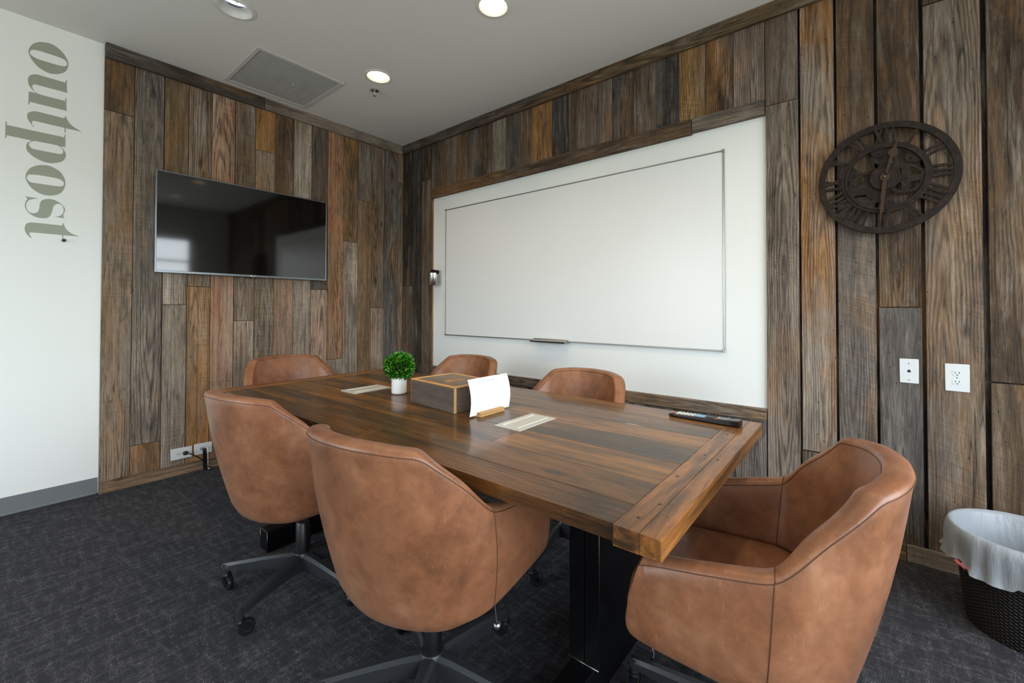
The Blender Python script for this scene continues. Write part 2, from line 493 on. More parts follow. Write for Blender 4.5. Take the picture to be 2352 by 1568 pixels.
# below the sill
for a, b, t in ((.474, .66, 'G DG'), (.66, .82, 'B G'), (.82, 1.0, 'G LG'), (1.0, 1.17, 'DG G'), (1.17, 1.33, 'T G'), (1.33, 1.5, 'G BG'), (1.5, 1.68, 'LG G'), (1.68, 1.83, 'B DG'),
                (1.83, 2.0, 'G T'), (2.0, 2.15, 'G BG'), (2.15, 2.33, 'DG G'), (2.33, 2.49, 'T G'), (2.49, 2.66, 'G LG'), (2.66, 2.84, 'DG BG'), (2.84, 3.02, 'G B'), (3.02, 3.10, 'T G'), (3.10, 3.198, 'BG G'), (3.198, 3.356, 'BG LG')):
    bb(a, b, 0, .545, t)
# right of the niche
bb(3.358, 3.517, 0, 2.288, 'G LG', .003); bb(3.358, 3.517, 2.288, H-.001, 'G B', .003)
bb(3.519, 3.675, .424, H-.001, 'LG O', .004); bb(3.519, 3.675, 0, .42, 'B G', .004)
bb(3.679, 3.834, 1.72, H-.001, 'B DB', .003, y=.004); bb(3.679, 3.834, 0, 1.72, 'BG G', .003, y=.004)
bb(3.838, 3.997, 1.173, H-.001, 'B DB', .004); bb(3.838, 3.997, 0, 1.170, 'BG DG', .004, y=-.001)
bb(4.004, 4.198, 0, 2.563, 'T G', .005, y=-.001); bb(4.004, 4.198, 2.566, H-.001, 'B DB', .004)
bb(4.204, 4.41, .852, H-.001, 'B DB', .004); bb(4.204, 4.41, 0, .849, 'B OL', .004)
xs = 4.414
for t in ('G B', 'T B', 'DG G', 'B O', 'G BG', 'DB B'):
    x1 = min(xs+.158, XR-.001); bb(xs, x1, 0, H-.001, t, .003); xs = x1
obj('plank_cladding', bm, WOOD, wall_back, kind='structure')

def trim(name, boards, **k):
    bm = bmesh.new()
    for b in boards: board(bm, *b[:5], bev=.002)
    return obj(name, bm, WOOD, kind='structure', **k)
trim('trim_1', [((.0025, -2.218, 2.757), (.026, -1.31, H-.001), 'y', 'DG', 'DB'), ((.0025, -1.308, 2.757), (.026, -.024, H-.001), 'y', 'G', 'LG')])
trim('trim_2', [((.0, -.024, 2.762), (2.05, -.003, H-.001), 'x', 'DB', 'DG'), ((2.052, -.024, 2.762), (4.3, -.003, H-.001), 'x', 'DB', 'OL'), ((4.302, -.024, 2.762), (XR-.002, -.003, H-.001), 'x', 'DB', 'G')])
trim('trim_3', [((.474, -.016, 2.234), (2.958, .0185, 2.324), 'x', 'DB', 'B'), ((2.962, -.013, 2.242), (3.356, .0185, 2.326), 'x', 'DG', 'G')])
trim('trim_4', [((.474, -.014, .545), (1.9, .0185, .612), 'x', 'DG', 'G'), ((1.903, -.014, .545), (3.356, .0185, .612), 'x', 'G', 'T')])
trim('trim_5', [((.4755, .0, .612), (.4775, .0185, 2.233), 'z', 'Y', 'T')])
trim('baseboard_left', [((.0035, -2.22, .0), (.022, -1.68, .072), 'y', 'T', 'B'), ((.0035, -1.679, 0), (.022, -.9, .072), 'y', 'T', 'OL'), ((.0035, -.899, 0), (.022, -.024, .072), 'y', 'B', 'G')])
trim('baseboard_back', [((.0, -.022, .0), (1.8, -.0035, .075), 'x', 'G', 'B'), ((1.802, -.022, 0), (3.93, -.0035, .075), 'x', 'G', 'T'), ((3.932, -.022, 0), (XR-.002, -.0035, .075), 'x', 'G', 'LG')])
bm = bmesh.new(); box(bm, (-.0195, YF, 0), (-.014, -2.2225, .102), .001); box(bm, (-.0195, YF, 0), (-.006, -2.2225, .014), .004)
obj('baseboard_front', bm, RUBBER, kind='structure')

# ------------------------------------------------------------------ wall lettering (traced outlines, mapped onto the wall plane)
CAMP = Vector((3.7927, -2.6535, 1.1644)); FPX, CX, CY, YAW, PIT, ROL = 978.4476, 1220.122, 694.3799, 2.2373, .0143, .0009
Fv = Vector((math.cos(YAW)*math.cos(PIT), math.sin(YAW)*math.cos(PIT), math.sin(PIT)))
Rv = Vector((math.sin(YAW), -math.cos(YAW), 0)); Uv = Rv.cross(Fv)
Rc = Rv*math.cos(ROL)+Uv*math.sin(ROL); Uc = -Rv*math.sin(ROL)+Uv*math.cos(ROL)
def on_wall(px, py):      # survey of the photograph: position on the left wall (y, z)
    d = Fv+Rc*(px-CX)/FPX-Uc*(py-CY)/FPX
    t = (-.0195-CAMP.x)/d.x; p = CAMP+d*t
    return p.y, p.z
def outline(pts):
    """pts (x,y[,1]) crop coordinates; 3rd item marks a corner; smooth between"""
    N = len(pts); out = []
    for i in range(N):
        p0, p1, p2, p3 = pts[i-1], pts[i], pts[(i+1) % N], pts[(i+2) % N]
        c1, c2 = len(p1) > 2, len(p2) > 2
        if c1 and c2: out.append(p1[:2]); continue
        a = p1 if c1 else p0; d = p2 if c2 else p3
        for j in range(6):
            t = j/6
            out.append(tuple(.5*((2*p1[k])+(-a[k]+p2[k])*t+(2*a[k]-5*p1[k]+4*p2[k]-d[k])*t*t+(-a[k]+3*p1[k]-3*p2[k]+d[k])*t**3) for k in (0, 1)))
    return [on_wall(x/6.271, 80+y/6.271) for x, y in out]
c = 1
def dn(p): return [(q[0], q[1]+1505)+tuple(q[2:]) for q in p]
LET = [
 [[(600,103),(750,135),(880,230),(960,340),(985,430),(950,520),(880,555),(795,565),(690,545),(560,470),(460,360),(415,270),(412,215),(450,150),(510,115)],
  [(470,215),(560,228),(700,272),(850,322),(930,360),(965,405),(960,440),(915,452),(820,432),(700,397),(560,352),(480,315),(435,275),(430,235)]],
 [[(500,571),(570,580),(945,690,c),(945,655,c),(963,655,c),(961,730),(963,790),(972,836,c),(540,722),(495,712),(465,730),(470,770),(510,825),(600,865),(940,952,c),(940,915,c),(957,917,c),(953,1000),(957,1060),(965,1096,c),(428,963,c),(425,1000,c),(408,998,c),(413,815,c),(520,840,c),(470,795),(420,730),(402,670),(410,610),(450,575)]],
 [[(480,1101),(560,1110),(930,1203,c),(935,1172,c),(948,1172,c),(985,1250),(1060,1325),(1168,1388,c),(1165,1392,c),(945,1345,c),(943,1410,c),(928,1410,c),(930,1340,c),(510,1242),(470,1243),(457,1270),(468,1300),(492,1320,c),(480,1322),(430,1260),(395,1200),(390,1160),(410,1120)]],
 [[(80,1250,c),(98,1252,c),(97,1297,c),(925,1475,c),(930,1437,c),(942,1438,c),(940,1615,c),(868,1603,c),(915,1650),(946,1720),(935,1780),(880,1825),(760,1848),(640,1830),(500,1765),(400,1680),(377,1620),(390,1560),(455,1521,c),(90,1443,c),(92,1487,c),(73,1485,c)],
  [(500,1529),(560,1538),(800,1585),(860,1610),(905,1655),(905,1700),(880,1715),(830,1712),(540,1655),(460,1635),(420,1590),(418,1560),(440,1540)]],
 [[(610,1875),(720,1890),(850,1960),(920,2050),(941,2130),(920,2220),(850,2290),(720,2314),(590,2290),(460,2210),(385,2110),(367,2050),(385,1975),(440,1915),(520,1883)],
  [(450,2011),(560,2020),(790,2060),(870,2085),(915,2120),(918,2160),(880,2181),(790,2175),(520,2135),(440,2120),(392,2080),(388,2045),(405,2018)]],
 [dn([(357,820,c),(550,848,c),(440,865),(395,895),(375,950),(390,1010),(430,1050),(490,1062),(540,1045),(565,990),(575,920),(610,875),(690,857),(790,875),(880,930),(930,990),(930,1040),(910,1100),(928,1135,c),(795,1115,c),(860,1102),(905,1065),(916,1010),(900,960),(860,932),(815,930),(770,960),(750,1030),(730,1085),(690,1125),(630,1135),(530,1122),(430,1070),(370,1000),(358,950),(370,890),(393,855)])],
 [dn([(480,1197),(900,1241,c),(898,1208,c),(912,1208,c),(950,1290),(1030,1355),(1135,1393,c),(1130,1397,c),(910,1380,c),(908,1440,c),(897,1440,c),(893,1378,c),(470,1340),(430,1345),(425,1365),(440,1395),(458,1415,c),(445,1418),(390,1370),(357,1310),(358,1260),(380,1215),(420,1200)])]]
LETM = simple('sage_grey_lettering', (150, 155, 139), .45)
ML = Matrix(((0, 0, 1, -.0199), (1, 0, 0, 0), (0, 1, 0, 0), (0, 0, 0, 1)))
sign = empty('wall_lettering', (-.0195, -2.45, 1.6), label='sage grey serif word running down the white wall, turned on its side', cat='sign')
for sp in LET:
    o = shape2d('letter', [outline(s) for s in sp], .0008, ML, LETM)
    o.parent = sign; o.matrix_parent_inverse = Matrix.Translation((.0195, 2.45, -1.6))
bm = bmesh.new()
Mx = Matrix.Translation((-.0199, -2.381, 1.573)) @ Matrix.Rotation(PI/2, 4, 'Y')
lathe(bm, [(0, 0), (.008, 0), (.0085, .004), (.004, .006), (.003, .018), (.0075, .020), (.0085, .025), (.005, .030), (0, .031)], 16, M=Mx)
o = obj('wall_peg', bm, BLACKP, smooth=40, label='tiny black peg on the white wall below the last painted letter', cat='peg')

# ------------------------------------------------------------------ television
tv = empty('television', (0, -1.3994, 1.75), label='wide flat black television with thin silver bezel on the plank wall', cat='television')
TY0, TY1, TZ0, TZ1, TX = -1.9753, -.8236, 1.4063, 2.0984, .06
def tvb(name, lo, hi, mat, bev=.002, parent=tv, **k):
    bm = bmesh.new(); box(bm, lo, hi, bev, seg=2)
    for v in bm.verts: v.co -= tv.location
    return obj(name, bm, mat, parent, **k)
tvb('rear_housing', (.018, TY0+.12, TZ0+.08), (.034, TY1-.12, TZ1-.08), BLACKP)
tvb('wall_bracket', (.0035, TY0+.3, TZ0+.2), (.0185, TY1-.3, TZ1-.2), BLACKP)
tvb('panel', (.032, TY0+.004, TZ0+.004), (.056, TY1-.004, TZ1-.004), BLACKP, .004)
bm = bmesh.new(); w = .0085; wb = .016
for lo, hi in (((.044, TY0, TZ0), (TX, TY0+w, TZ1)), ((.044, TY1-w, TZ0), (TX, TY1, TZ1)), ((.044, TY0+w, TZ1-w), (TX, TY1-w, TZ1)), ((.044, TY0+w, TZ0), (TX, TY1-w, TZ0+wb))):
    box(bm, lo, hi, .0015)
for v in bm.verts: v.co -= tv.location
obj('bezel', bm, simple('tv_bezel', (120, 126, 132), .3, metal=.8), tv)
tvb('screen', (.05, TY0+w, TZ0+wb), (.0575, TY1-w, TZ1-w), SCREEN, 0)
lg = tvb('status_light_bar', (.045, -1.445, TZ0-.008), (.058, -1.365, TZ0+.001), BLACKP, .003)
ml = Matrix(((0, 0, 1, TX+.0001), (1, 0, 0, -1.397), (0, 1, 0, TZ0+.0082), (0, 0, 0, 1)))
mes = [text_mesh('LG', .016, ml @ Matrix.Translation((.010, 0, 0)))]
mes.append(shape2d(None, [circ(-.010, 0, .0062, 24)], .0008, ml, WHITEPL))
o = join_meshes('brand_mark', mes, WHITEPL)
o.parent = tv; o.matrix_parent_inverse = Matrix.Translation(-tv.location)
bm = bmesh.new(); box(bm, (.0565, -1.397, TZ0-.006), (.0588, -1.389, TZ0-.002))
o = obj('standby_light', bm, simple('standby_red', (190, 40, 60), .4, emit=.5), tv); o.matrix_parent_inverse = Matrix.Translation(-tv.location)

# ------------------------------------------------------------------ whiteboard
WX0, WX1, WZ0, WZ1 = .6751, 3.1424, .9148, 2.097
wbd = empty('whiteboard', (1.9, .02, .915), label='large wide whiteboard with slim aluminium frame on the niche wall', cat='whiteboard')
MI = Matrix.Translation(-wbd.location)
def wb(name, bm, mat, **k):
    o = obj(name, bm, mat, wbd, **k); o.matrix_parent_inverse = MI; return o
bm = bmesh.new(); box(bm, (WX0+.004, .004, WZ0+.004), (WX1-.004, .0195, WZ1-.004)); wb('writing_surface', bm, simple('whiteboard_enamel', (226, 229, 230), .32))
bm = bmesh.new(); w = .008
for lo, hi in (((WX0, .0, WZ0), (WX0+w, .0196, WZ1)), ((WX1-w, 0, WZ0), (WX1, .0196, WZ1)), ((WX0+w, 0, WZ1-w), (WX1-w, .0196, WZ1)), ((WX0+w, 0, WZ0), (WX1-w, .0196, WZ0+w))):
    box(bm, lo, hi, .0015)
wb('frame', bm, SATIN)
bm = bmesh.new()
for x, z in ((WX0+.004, WZ1-.004), (WX1-.004, WZ1-.004), (WX0+.004, WZ0+.004), (WX1-.004, WZ0+.004)): box(bm, (x-.009, -.003, z-.009), (x+.009, .0005, z+.009), .002)
objs('corner_cap', bm, SATIN, wbd, inv=MI)
bm = bmesh.new(); tx0, tx1, tz = 1.735, 2.055, .915
pr = [(.0, tz+.018), (-.006, tz+.018), (-.010, tz+.012), (-.045, tz-.002), (-.052, tz+.004), (-.055, tz+.002), (-.050, tz-.008), (-.010, tz-.006), (-.0, tz-.010)]
a = [bm.verts.new((tx0, y, z)) for y, z in pr]; b = [bm.verts.new((tx1, y, z)) for y, z in pr]
for i in range(len(pr)): bm.faces.new((a[i], a[(i+1) % len(pr)], b[(i+1) % len(pr)], b[i]))
bm.faces.new(a); bm.faces.new(b[::-1])
wb('marker_tray', bm, SATIN)

# ------------------------------------------------------------------ perforated cup and eraser
cup = empty('pen_cup', (.553, -.038, 1.385), label='perforated stainless steel cup hanging at the left edge of the niche', cat='cup')
def cup_mat():
    t = NT('perforated_steel'); o = t.obj()
    s = t.n('SeparateXYZ', i_Vector=o)
    ang = t.math('ARCTAN2', s.outputs[1], s.outputs[0])
    u = t.math('FRACT', t.math('MULTIPLY', ang, 20/(2*PI))); v = t.math('FRACT', t.math('MULTIPLY', s.outputs[2], 72))
    d = t.math('SQRT', t.math('ADD', t.math('POWER', t.math('MULTIPLY', t.math('SUBTRACT', u, .5), 1.25), 2), t.math('POWER', t.math('SUBTRACT', v, .5), 2)))
    inz = t.math('MULTIPLY', t.math('GREATER_THAN', s.outputs[2], .016), t.math('LESS_THAN', s.outputs[2], .098))
    gap = t.math('LESS_THAN', t.math('FRACT', t.math('MULTIPLY', ang, 5/(2*PI))), .78)
    hole = t.math('MULTIPLY', t.math('MULTIPLY', t.math('LESS_THAN', d, .27), inz), gap)
    t.P(Base_Color=t.mix(hole, (.55, .54, .52, 1), (.01, .01, .01, 1)), Metallic=t.math('SUBTRACT', 1, hole), Roughness=t.mix(hole, (.2, .2, .2, 1), (.9, .9, .9, 1)))
    return t.m
bm = bmesh.new(); lathe(bm, [(0, 0), (.051, 0), (.0535, .003), (.0535, .115), (.052, .115), (.052, .004), (0, .004)], 48)
obj('cup_body', bm, cup_mat(), cup, smooth=40)
bm = bmesh.new(); box(bm, (-.008, .052, .07), (.008, .0578, .1), .001); box(bm, (-.008, .049, .07), (.008, .0545, .125), .001); obj('hook', bm, SATIN, cup)
bm = bmesh.new(); box(bm, (-.042, -.020, -.060), (.042, .020, .045), .006, seg=2)
er = obj('board_eraser', bm, simple('black_felt', (10, 10, 11), .9), label='black felt eraser sticking up out of the steel cup', cat='eraser', smooth=40)
er.location = (.563, -.038, 1.487); er.rotation_euler = (0, .16, .15)

# ------------------------------------------------------------------ clock
ck = empty('wall_clock', (3.867, 0, 1.787), label='round openwork iron clock with roman numerals and gears on planks', cat='clock')
# local: x->world x, y->world z, thickness toward the room (-y)
MC = Matrix(((1, 0, 0, 0), (0, 0, -1, -.020), (0, 1, 0, 0), (0, 0, 0, 1)))
def cz(z): return MC @ Matrix.Translation((0, 0, z))
shape2d('outer_ring', [circ(0, 0, .262, 96), circ(0, 0, .236, 96)], .012, cz(0), IRON, ck, bevel=.0015)
shape2d('inner_ring', [circ(0, 0, .166, 80), circ(0, 0, .145, 80)], .012, cz(0), IRON, ck, bevel=.0015)
shape2d('ring_lip', [circ(0, 0, .152, 80), circ(0, 0, .143, 80)], .006, cz(.012), IRON, ck)
def gear(r, teeth, arms, hub, rin, z, c, d=.006, a0=0):
    out = []; n = teeth
    for i in range(n):
        for f, rr in ((-.30, r-.006), (-.16, r), (.16, r), (.30, r-.006)):
            a = 2*PI*(i+f)/n; out.append((c[0]+rr*math.cos(a), c[1]+rr*math.sin(a)))
    sp = [out]
    for k in range(arms):   # lens-like cutouts between spokes
        a = a0+2*PI*k/arms; pts = []
        half = PI/arms*.66
        for j in range(13): 
            t = -1+2*j/12; pts.append((c[0]+rin*math.cos(a+half*t), c[1]+rin*math.sin(a+half*t)))
        for j in range(13):
            t = 1-2*j/12; rr = hub+(rin-hub)*.75*abs(t)**1.6
            pts.append((c[0]+rr*math.cos(a+half*t*.96), c[1]+rr*math.sin(a+half*t*.96)))
        sp.append(pts)
    sp.append(circ(c[0], c[1], .003, 12))
    return shape2d('gear', sp, d, cz(z), IRON, ck, bevel=.0008)
gear(.083, 40, 3, .030, .066, .004, (-.062, -.040), a0=2.2)
gear(.070, 34, 4, .022, .055, .006, (.075, -.018), a0=.75)
gear(.048, 26, 4, .014, .036, .008, (-.005, .070), a0=.3)
shape2d('hub_disc', [circ(0, -.002, .056, 48)], .008, cz(.013), IRON, ck, bevel=.001)
shape2d('hub_rim', [circ(0, -.002, .056, 48), circ(0, -.002, .050, 48)], .003, cz(.021), IRON, ck)
for a in (40, 100, 165, 275):   # bridge plates hanging from the inner ring
    ar = math.radians(a); M2 = Matrix.Rotation(ar, 4, 'Z')
    pts = catmull([(.146, -.052), (.135, -.040), (.118, -.030), (.106, -.012), (.106, .012), (.118, .024), (.135, .028), (.146, .045)], 5)
    pts += [(.150*math.cos(t), .150*math.sin(t)) for t in [.30-.65*j/8 for j in range(9)]]
    shape2d('bridge_plate', [pts, circ(.119, 0, .004, 12)], .005, cz(.003) @ M2, IRON, ck)
def bar(p, q, w):
    p = Vector(p); q = Vector(q); n = (q-p).normalized(); n = Vector((-n.y, n.x))*w/2
    return [tuple(p+n), tuple(p-n), tuple(q-n), tuple(q+n)]
NUM = ['XII', 'I', 'II', 'III', 'IIII', 'V', 'VI', 'VII', 'VIII', 'IX', 'X', 'XI']
for i, s in enumerate(NUM):
    wd = {'I': .0215, 'V': .044, 'X': .042}
    W = sum(wd[ch] for ch in s); x = -W/2; mes = []
    r0, r1 = .160, .241
    M2 = Matrix.Rotation(-2*PI*i/12, 4, 'Z')
    for ch in s:
        cxx = x+wd[ch]/2; w = wd[ch]
        if ch == 'I': bars = [bar((cxx, r0), (cxx, r1), .0115)]
        elif ch == 'V': bars = [bar((cxx, r0+.004), (cxx-w*.34, r1), .0125), bar((cxx, r0+.004), (cxx+w*.34, r1), .0085)]
        else: bars = [bar((cxx-w*.32, r1), (cxx+w*.32, r0), .0125), bar((cxx+w*.32, r1), (cxx-w*.32, r0), .0085)]
        for q_, bq in enumerate(bars): mes.append(shape2d(None, [bq], .0102-.0007*q_, cz(.001+.0002*q_) @ M2, IRON))
        if ch == 'I': ser = [(cxx, r1-.003, .017), (cxx, r0+.003, .017)]
        elif ch == 'V': ser = [(cxx-w*.32, r1-.003, .018), (cxx+w*.34, r1-.003, .014)]
        else: ser = [(cxx-w*.3, r1-.003, .017), (cxx+w*.3, r1-.003, .014), (cxx-w*.3, r0+.003, .014), (cxx+w*.3, r0+.003, .017)]
        for sx, sy, sw in ser: mes.append(shape2d(None, [bar((sx-sw/2, sy), (sx+sw/2, sy), .005)], .0108, cz(.0006) @ M2, IRON))
        x += w
    join_meshes('numeral', mes, IRON, ck)
HAND = simple('clock_hand', (58, 42, 33), .6, spec=.2)
def hand(name, ang, L, w, spade):
    M2 = Matrix.Rotation(-ang, 4, 'Z')
    if spade: pr = [(.004, 0), (.006, .05), (.0045, .085), (.006, .093), (.016, .105), (.017, .118), (.008, .135), (.0035, .15), (.001, L)]
    else: pr = [(.006, 0), (.0085, .04), (.0075, .10), (.0055, .13), (.0085, .15), (.004, .17), (.001, L)]
    pts = [(x, y) for x, y in pr]+[(-x, y) for x, y in pr[::-1]]
    shape2d(name, [pts], .002, cz(.026 if spade else .029) @ M2, HAND, ck)
hand('hour_hand', math.radians(15.5), .180, .01, True); hand('minute_hand', math.radians(185), .215, .01, False)
shape2d('hand_boss', [circ(0, 0, .019, 32)], .004, cz(.024), HAND, ck)
shape2d('arbor_nut', [circ(0, .002, .0035, 16)], .004, cz(.031), simple('brass', (190, 150, 70), .3, metal=1), ck)
bm = bmesh.new(); box(bm, (-.03, -.024, -.03), (.03, .0015, .03), .003); obj('movement_case', bm, BLACKP, ck)

# ------------------------------------------------------------------ wall plates
def plate(name, M, w, h, label, cat, kind, **k):
    e = bpy.data.objects.new(name, None); e.matrix_world = M; link(e, label=label, cat=cat, **k)
    bm = bmesh.new(); box(bm, (-w/2, -h/2, 0), (w/2, h/2, .005), .0022, seg=2); obj('cover_plate', bm, WHITEPL, e, smooth=40)
    def add(nm, bm, mat): return obj(nm, bm, mat, e)
    def recept(cy):
        pts = [(.0165*math.cos(t), .0165*math.sin(t)) for t in [2*PI*i/32 for i in range(32)]]
        pts = [(x, cy+max(-.0125, min(.0125, y))) for x, y in pts]
        o = shape2d('receptacle', [pts], .0016, Matrix.Translation((0, 0, .0045)), WHITEPL, e)
        bm = bmesh.new()
        for x in (-.0062, .0062): box(bm, (x-.0011, cy-.001, .0058), (x+.0011, cy+.0072, .00635))
        lathe(bm, [(0, .0058), (.0024, .0058), (.0024, .0064), (0, .0064)], 12, (0, cy-.0068, 0))
        objs('slot', bm, SLOT, o)
    def screw(cy, cx=0):
        bm = bmesh.new(); lathe(bm, [(0, .0045), (.003, .0045), (.0028, .0062), (0, .0064)], 14, (cx, cy, 0)); add('screw', bm, SATIN)
    if kind == 'duplex': recept(.0195); recept(-.0195); screw(0)
    elif kind == 'phone':
        screw(h/2-.020); screw(-h/2+.016)
        bm = bmesh.new(); box(bm, (-.006, -.006, .0045), (.006, .003, .0056)); box(bm, (-.0035, .003, .0045), (.0035, .007, .0056)); add('jack', bm, SLOT)
    elif kind == 'media':
        bm = bmesh.new()
        for i in range(4): box(bm, (-.011, -.021+i*.011, .0045), (.011, -.012+i*.011, .0062), .0006)
        objs('media_jack', bm, simple('jack_grey', (150, 150, 148), .5), e); screw(h/2-.012); screw(-h/2+.012)
    return e
MB_ = lambda x, z: Matrix(((1, 0, 0, x), (0, 0, -1, -.0012), (0, 1, 0, z), (0, 0, 0, 1)))
plate('phone_jack', MB_(3.9465, .8755), .068, .113, 'white telephone jack plate on the dark grey plank, left of the outlet', 'wall plate', 'phone')
plate('power_outlet', MB_(4.106, .860), .079, .122, 'white double power outlet on the tan plank near the waste basket', 'power outlet', 'duplex')
# horizontal plates on the left wall: local x -> world z, local y -> world -y ... normal +x
ML_ = lambda y, z: Matrix(((0, 0, 1, .0022), (0, 1, 0, y), (-1, 0, 0, z), (0, 0, 0, 1)))
plate('power_outlet', ML_(-1.808, .147), .078, .118, 'low sideways white power outlet with a black plug, on the left plank wall', 'power outlet', 'duplex')
plate('media_plate', ML_(-1.684, .150), .078, .106, 'low sideways white media plate with cables, right of the plugged outlet', 'wall plate', 'media')
pc = empty('power_cable', (.02, -1.79, .147), label='black plug and cord running from the low outlet to the floor', cat='cable')
bm = bmesh.new(); box(bm, (-.0105, -.013, -.012), (.014, .013, .012), .004, seg=2); box(bm, (.012, -.008, -.008), (.024, .010, .008), .003); obj('plug', bm, BLACKP, pc, smooth=40)
bm = bmesh.new(); tube(bm, catmull([(.018, .006, 0), (.035, .03, -.012), (.034, .075, -.05), (.022, .10, -.08), (.02, .12, -.12), (.03, .15, -.142), (.06, .2, -.143), (.1, .28, -.143)], 6), .0035, 8); obj('cord', bm, BLACKP, pc)
bm = bmesh.new()
for k in range(1):
    pts = catmull([(.010, -1.684, .15), (.032, -1.683, .140), (.031, -1.680, .08), (.029, -1.678, .02), (.034, -1.676, .006), (.07, -1.66, .0035)], 6)
    for i in range(len(pts)-1): pass
    prev = None
    for p in pts:
        a = bm.verts.new((p[0], p[1]-.011, p[2])); b = bm.verts.new((p[0], p[1]+.011, p[2])); c2 = bm.verts.new((p[0]+.003, p[1]+.011, p[2]+.001)); d = bm.verts.new((p[0]+.003, p[1]-.011, p[2]+.001))
        if prev:
            q = prev
            for m, n in ((0, 1), (1, 2), (2, 3), (3, 0)): bm.faces.new((q[m], q[n], [a, b, c2, d][n], [a, b, c2, d][m]))
        prev = [a, b, c2, d]
obj('flat_cable', bm, BLACKP, smooth=60, label='flat black cable hanging from the media plate to the floor', cat='cable')
bm = bmesh.new(); tube(bm, catmull([(.010, -1.668, .157), (.034, -1.664, .142), (.031, -1.662, .08), (.029, -1.660, .015), (.05, -1.655, .0035)], 6), .0028, 8)
obj('thin_cable', bm, WHITEPL, label='thin white cable hanging beside the flat black cable', cat='cable')

# ------------------------------------------------------------------ ceiling fixtures
BAFFLE = simple('white_trim_ring', (215, 214, 208), .4)
REFL = simple('lamp_reflector', (205, 205, 205), .15, metal=1)
def glow(name, col, st):
    t = NT(name); t.P(Base_Color=(.8, .8, .8, 1), Emission_Color=col+(1,), Emission_Strength=st); return t.m
LIT = glow('lit_lamp_lens', (1, .80, .52), 9)
GLASSY = simple('unlit_lamp_lens', (190, 196, 196), .08, spec=.9, coat=1)
def lamp(x, y, on, label):
    e = empty('recessed_light', (x, y, H), label=label, cat='ceiling light', group='recessed ceiling lights')
    bm = bmesh.new(); lathe(bm, [(.096, -.0005), (.095, -.004), (.080, -.006), (.076, -.002), (.066, .030), (.060, .045), (.060, .056), (.080, .056), (.082, -.0004), (.096, -.0005)], 48); obj('trim_ring', bm, BAFFLE, e, smooth=50)
    if on:
        bm = bmesh.new(); lathe(bm, [(0, .020), (.045, .022), (.0665, .030), (.066, .034), (0, .034)], 40); obj('lens', bm, LIT, e, smooth=True)
        L = bpy.data.lights.new('downlight', 'SPOT'); L.energy = 17; L.color = (1, .74, .46); L.spot_size = math.radians(125); L.spot_blend = .7; L.shadow_soft_size = .055
        lo = bpy.data.objects.new('downlight', L); lo.location = (x, y, H-.012); COL.objects.link(lo)
    else:
        bm = bmesh.new(); lathe(bm, [(.060, .045), (.056, .1), (.05, .13), (0, .13)], 40); lathe(bm, [(.060, .045), (.056, .1), (.05, .13), (0, .13)], 40); obj('reflector', bm, REFL, e, smooth=True)
        bm = bmesh.new()
        for a in range(3): box(bm, (-.008, -.035, .055), (.008, .035, .105), .004, M=Matrix.Rotation(a*PI/3, 4, 'Z'))
        obj('bulb', bm, GLASSY, e, smooth=40)
    return e
LL = ['lit recessed ceiling light beside the sprinkler', 'lit recessed ceiling light at the top edge of the photo', 'unlit recessed ceiling light above the ceiling grille',
      'lit recessed ceiling light over the right end of the table', 'lit recessed ceiling light nearest the right wall', 'lit recessed ceiling light above the near middle of the table', 'lit recessed ceiling light above the near right chair']
for (x, y, on), lb in zip(lamps, LL): lamp(x, y, on, lb)

gr = empty('ceiling_grille', (.415, -1.32, H), label='square slatted return air grille flush in the grey ceiling', cat='vent')
GRM = simple('grille_paint', (196, 194, 188), .5); DARKM = simple('grille_dark', (140, 140, 138), .7)
hx, hy = .318, .29
bm = bmesh.new()
for lo, hi in (((-hx, -hy, -.008), (hx, -hy+.028, -.0005)), ((-hx, hy-.028, -.008), (hx, hy, -.0005)), ((-hx, -hy+.028, -.008), (-hx+.028, hy-.028, -.0005)), ((hx-.028, -hy+.028, -.008), (hx, hy-.028, -.0005))): box(bm, lo, hi, .002)
obj('frame', bm, GRM, gr)
bm = bmesh.new(); box(bm, (-hx+.028, -hy+.028, -.0022), (hx-.028, hy-.028, -.0005)); obj('backing', bm, DARKM, gr)
bm = bmesh.new(); n = 46
for i in range(n):
    y = -hy+.032+(2*hy-.064)*(i+.5)/n
    box(bm, (-hx+.03, y-.0032, -.0055), (hx-.03, y+.0026, -.0023))
obj('slats', bm, simple('slat_grey', (196, 196, 192), .5), gr)
bm = bmesh.new()
for rr in (.075, .105): tube(bm, [(.04+rr*math.cos(a), .03+rr*math.sin(a)*.95, -.0056) for a in [2*PI*i/48 for i in range(48)]], .0012, 6, closed=True)
objs('diffuser_ring', bm, simple('diffuser_grey', (165, 165, 162), .5), gr)
bm = bmesh.new(); lathe(bm, [(0, -.009), (.005, -.008), (.006, -.004), (0, -.004)], 14, (.0, .06, 0)); obj('screw', bm, WHITEPL, gr)
sp = empty('fire_sprinkler', (.821, -.835, H), label='small chrome fire sprinkler head on the ceiling', cat='sprinkler')
bm = bmesh.new(); lathe(bm, [(0, -.001), (.032, -.001), (.031, -.006), (.016, -.012), (.010, -.012), (0, -.012)], 32); obj('escutcheon', bm, CHROME, sp, smooth=40)
bm = bmesh.new(); lathe(bm, [(0, -.012), (.007, -.012), (.007, -.03), (0, -.03)], 16); tube(bm, [(-.009, 0, -.014), (-.012, 0, -.03), (-.003, 0, -.042)], .002, 6); tube(bm, [(.009, 0, -.014), (.012, 0, -.03), (.003, 0, -.042)], .002, 6); obj('yoke', bm, CHROME, sp)
bm = bmesh.new(); lathe(bm, [(0, -.042), (.012, -.043), (.013, -.046), (0, -.047)], 20); obj('deflector', bm, CHROME, sp)

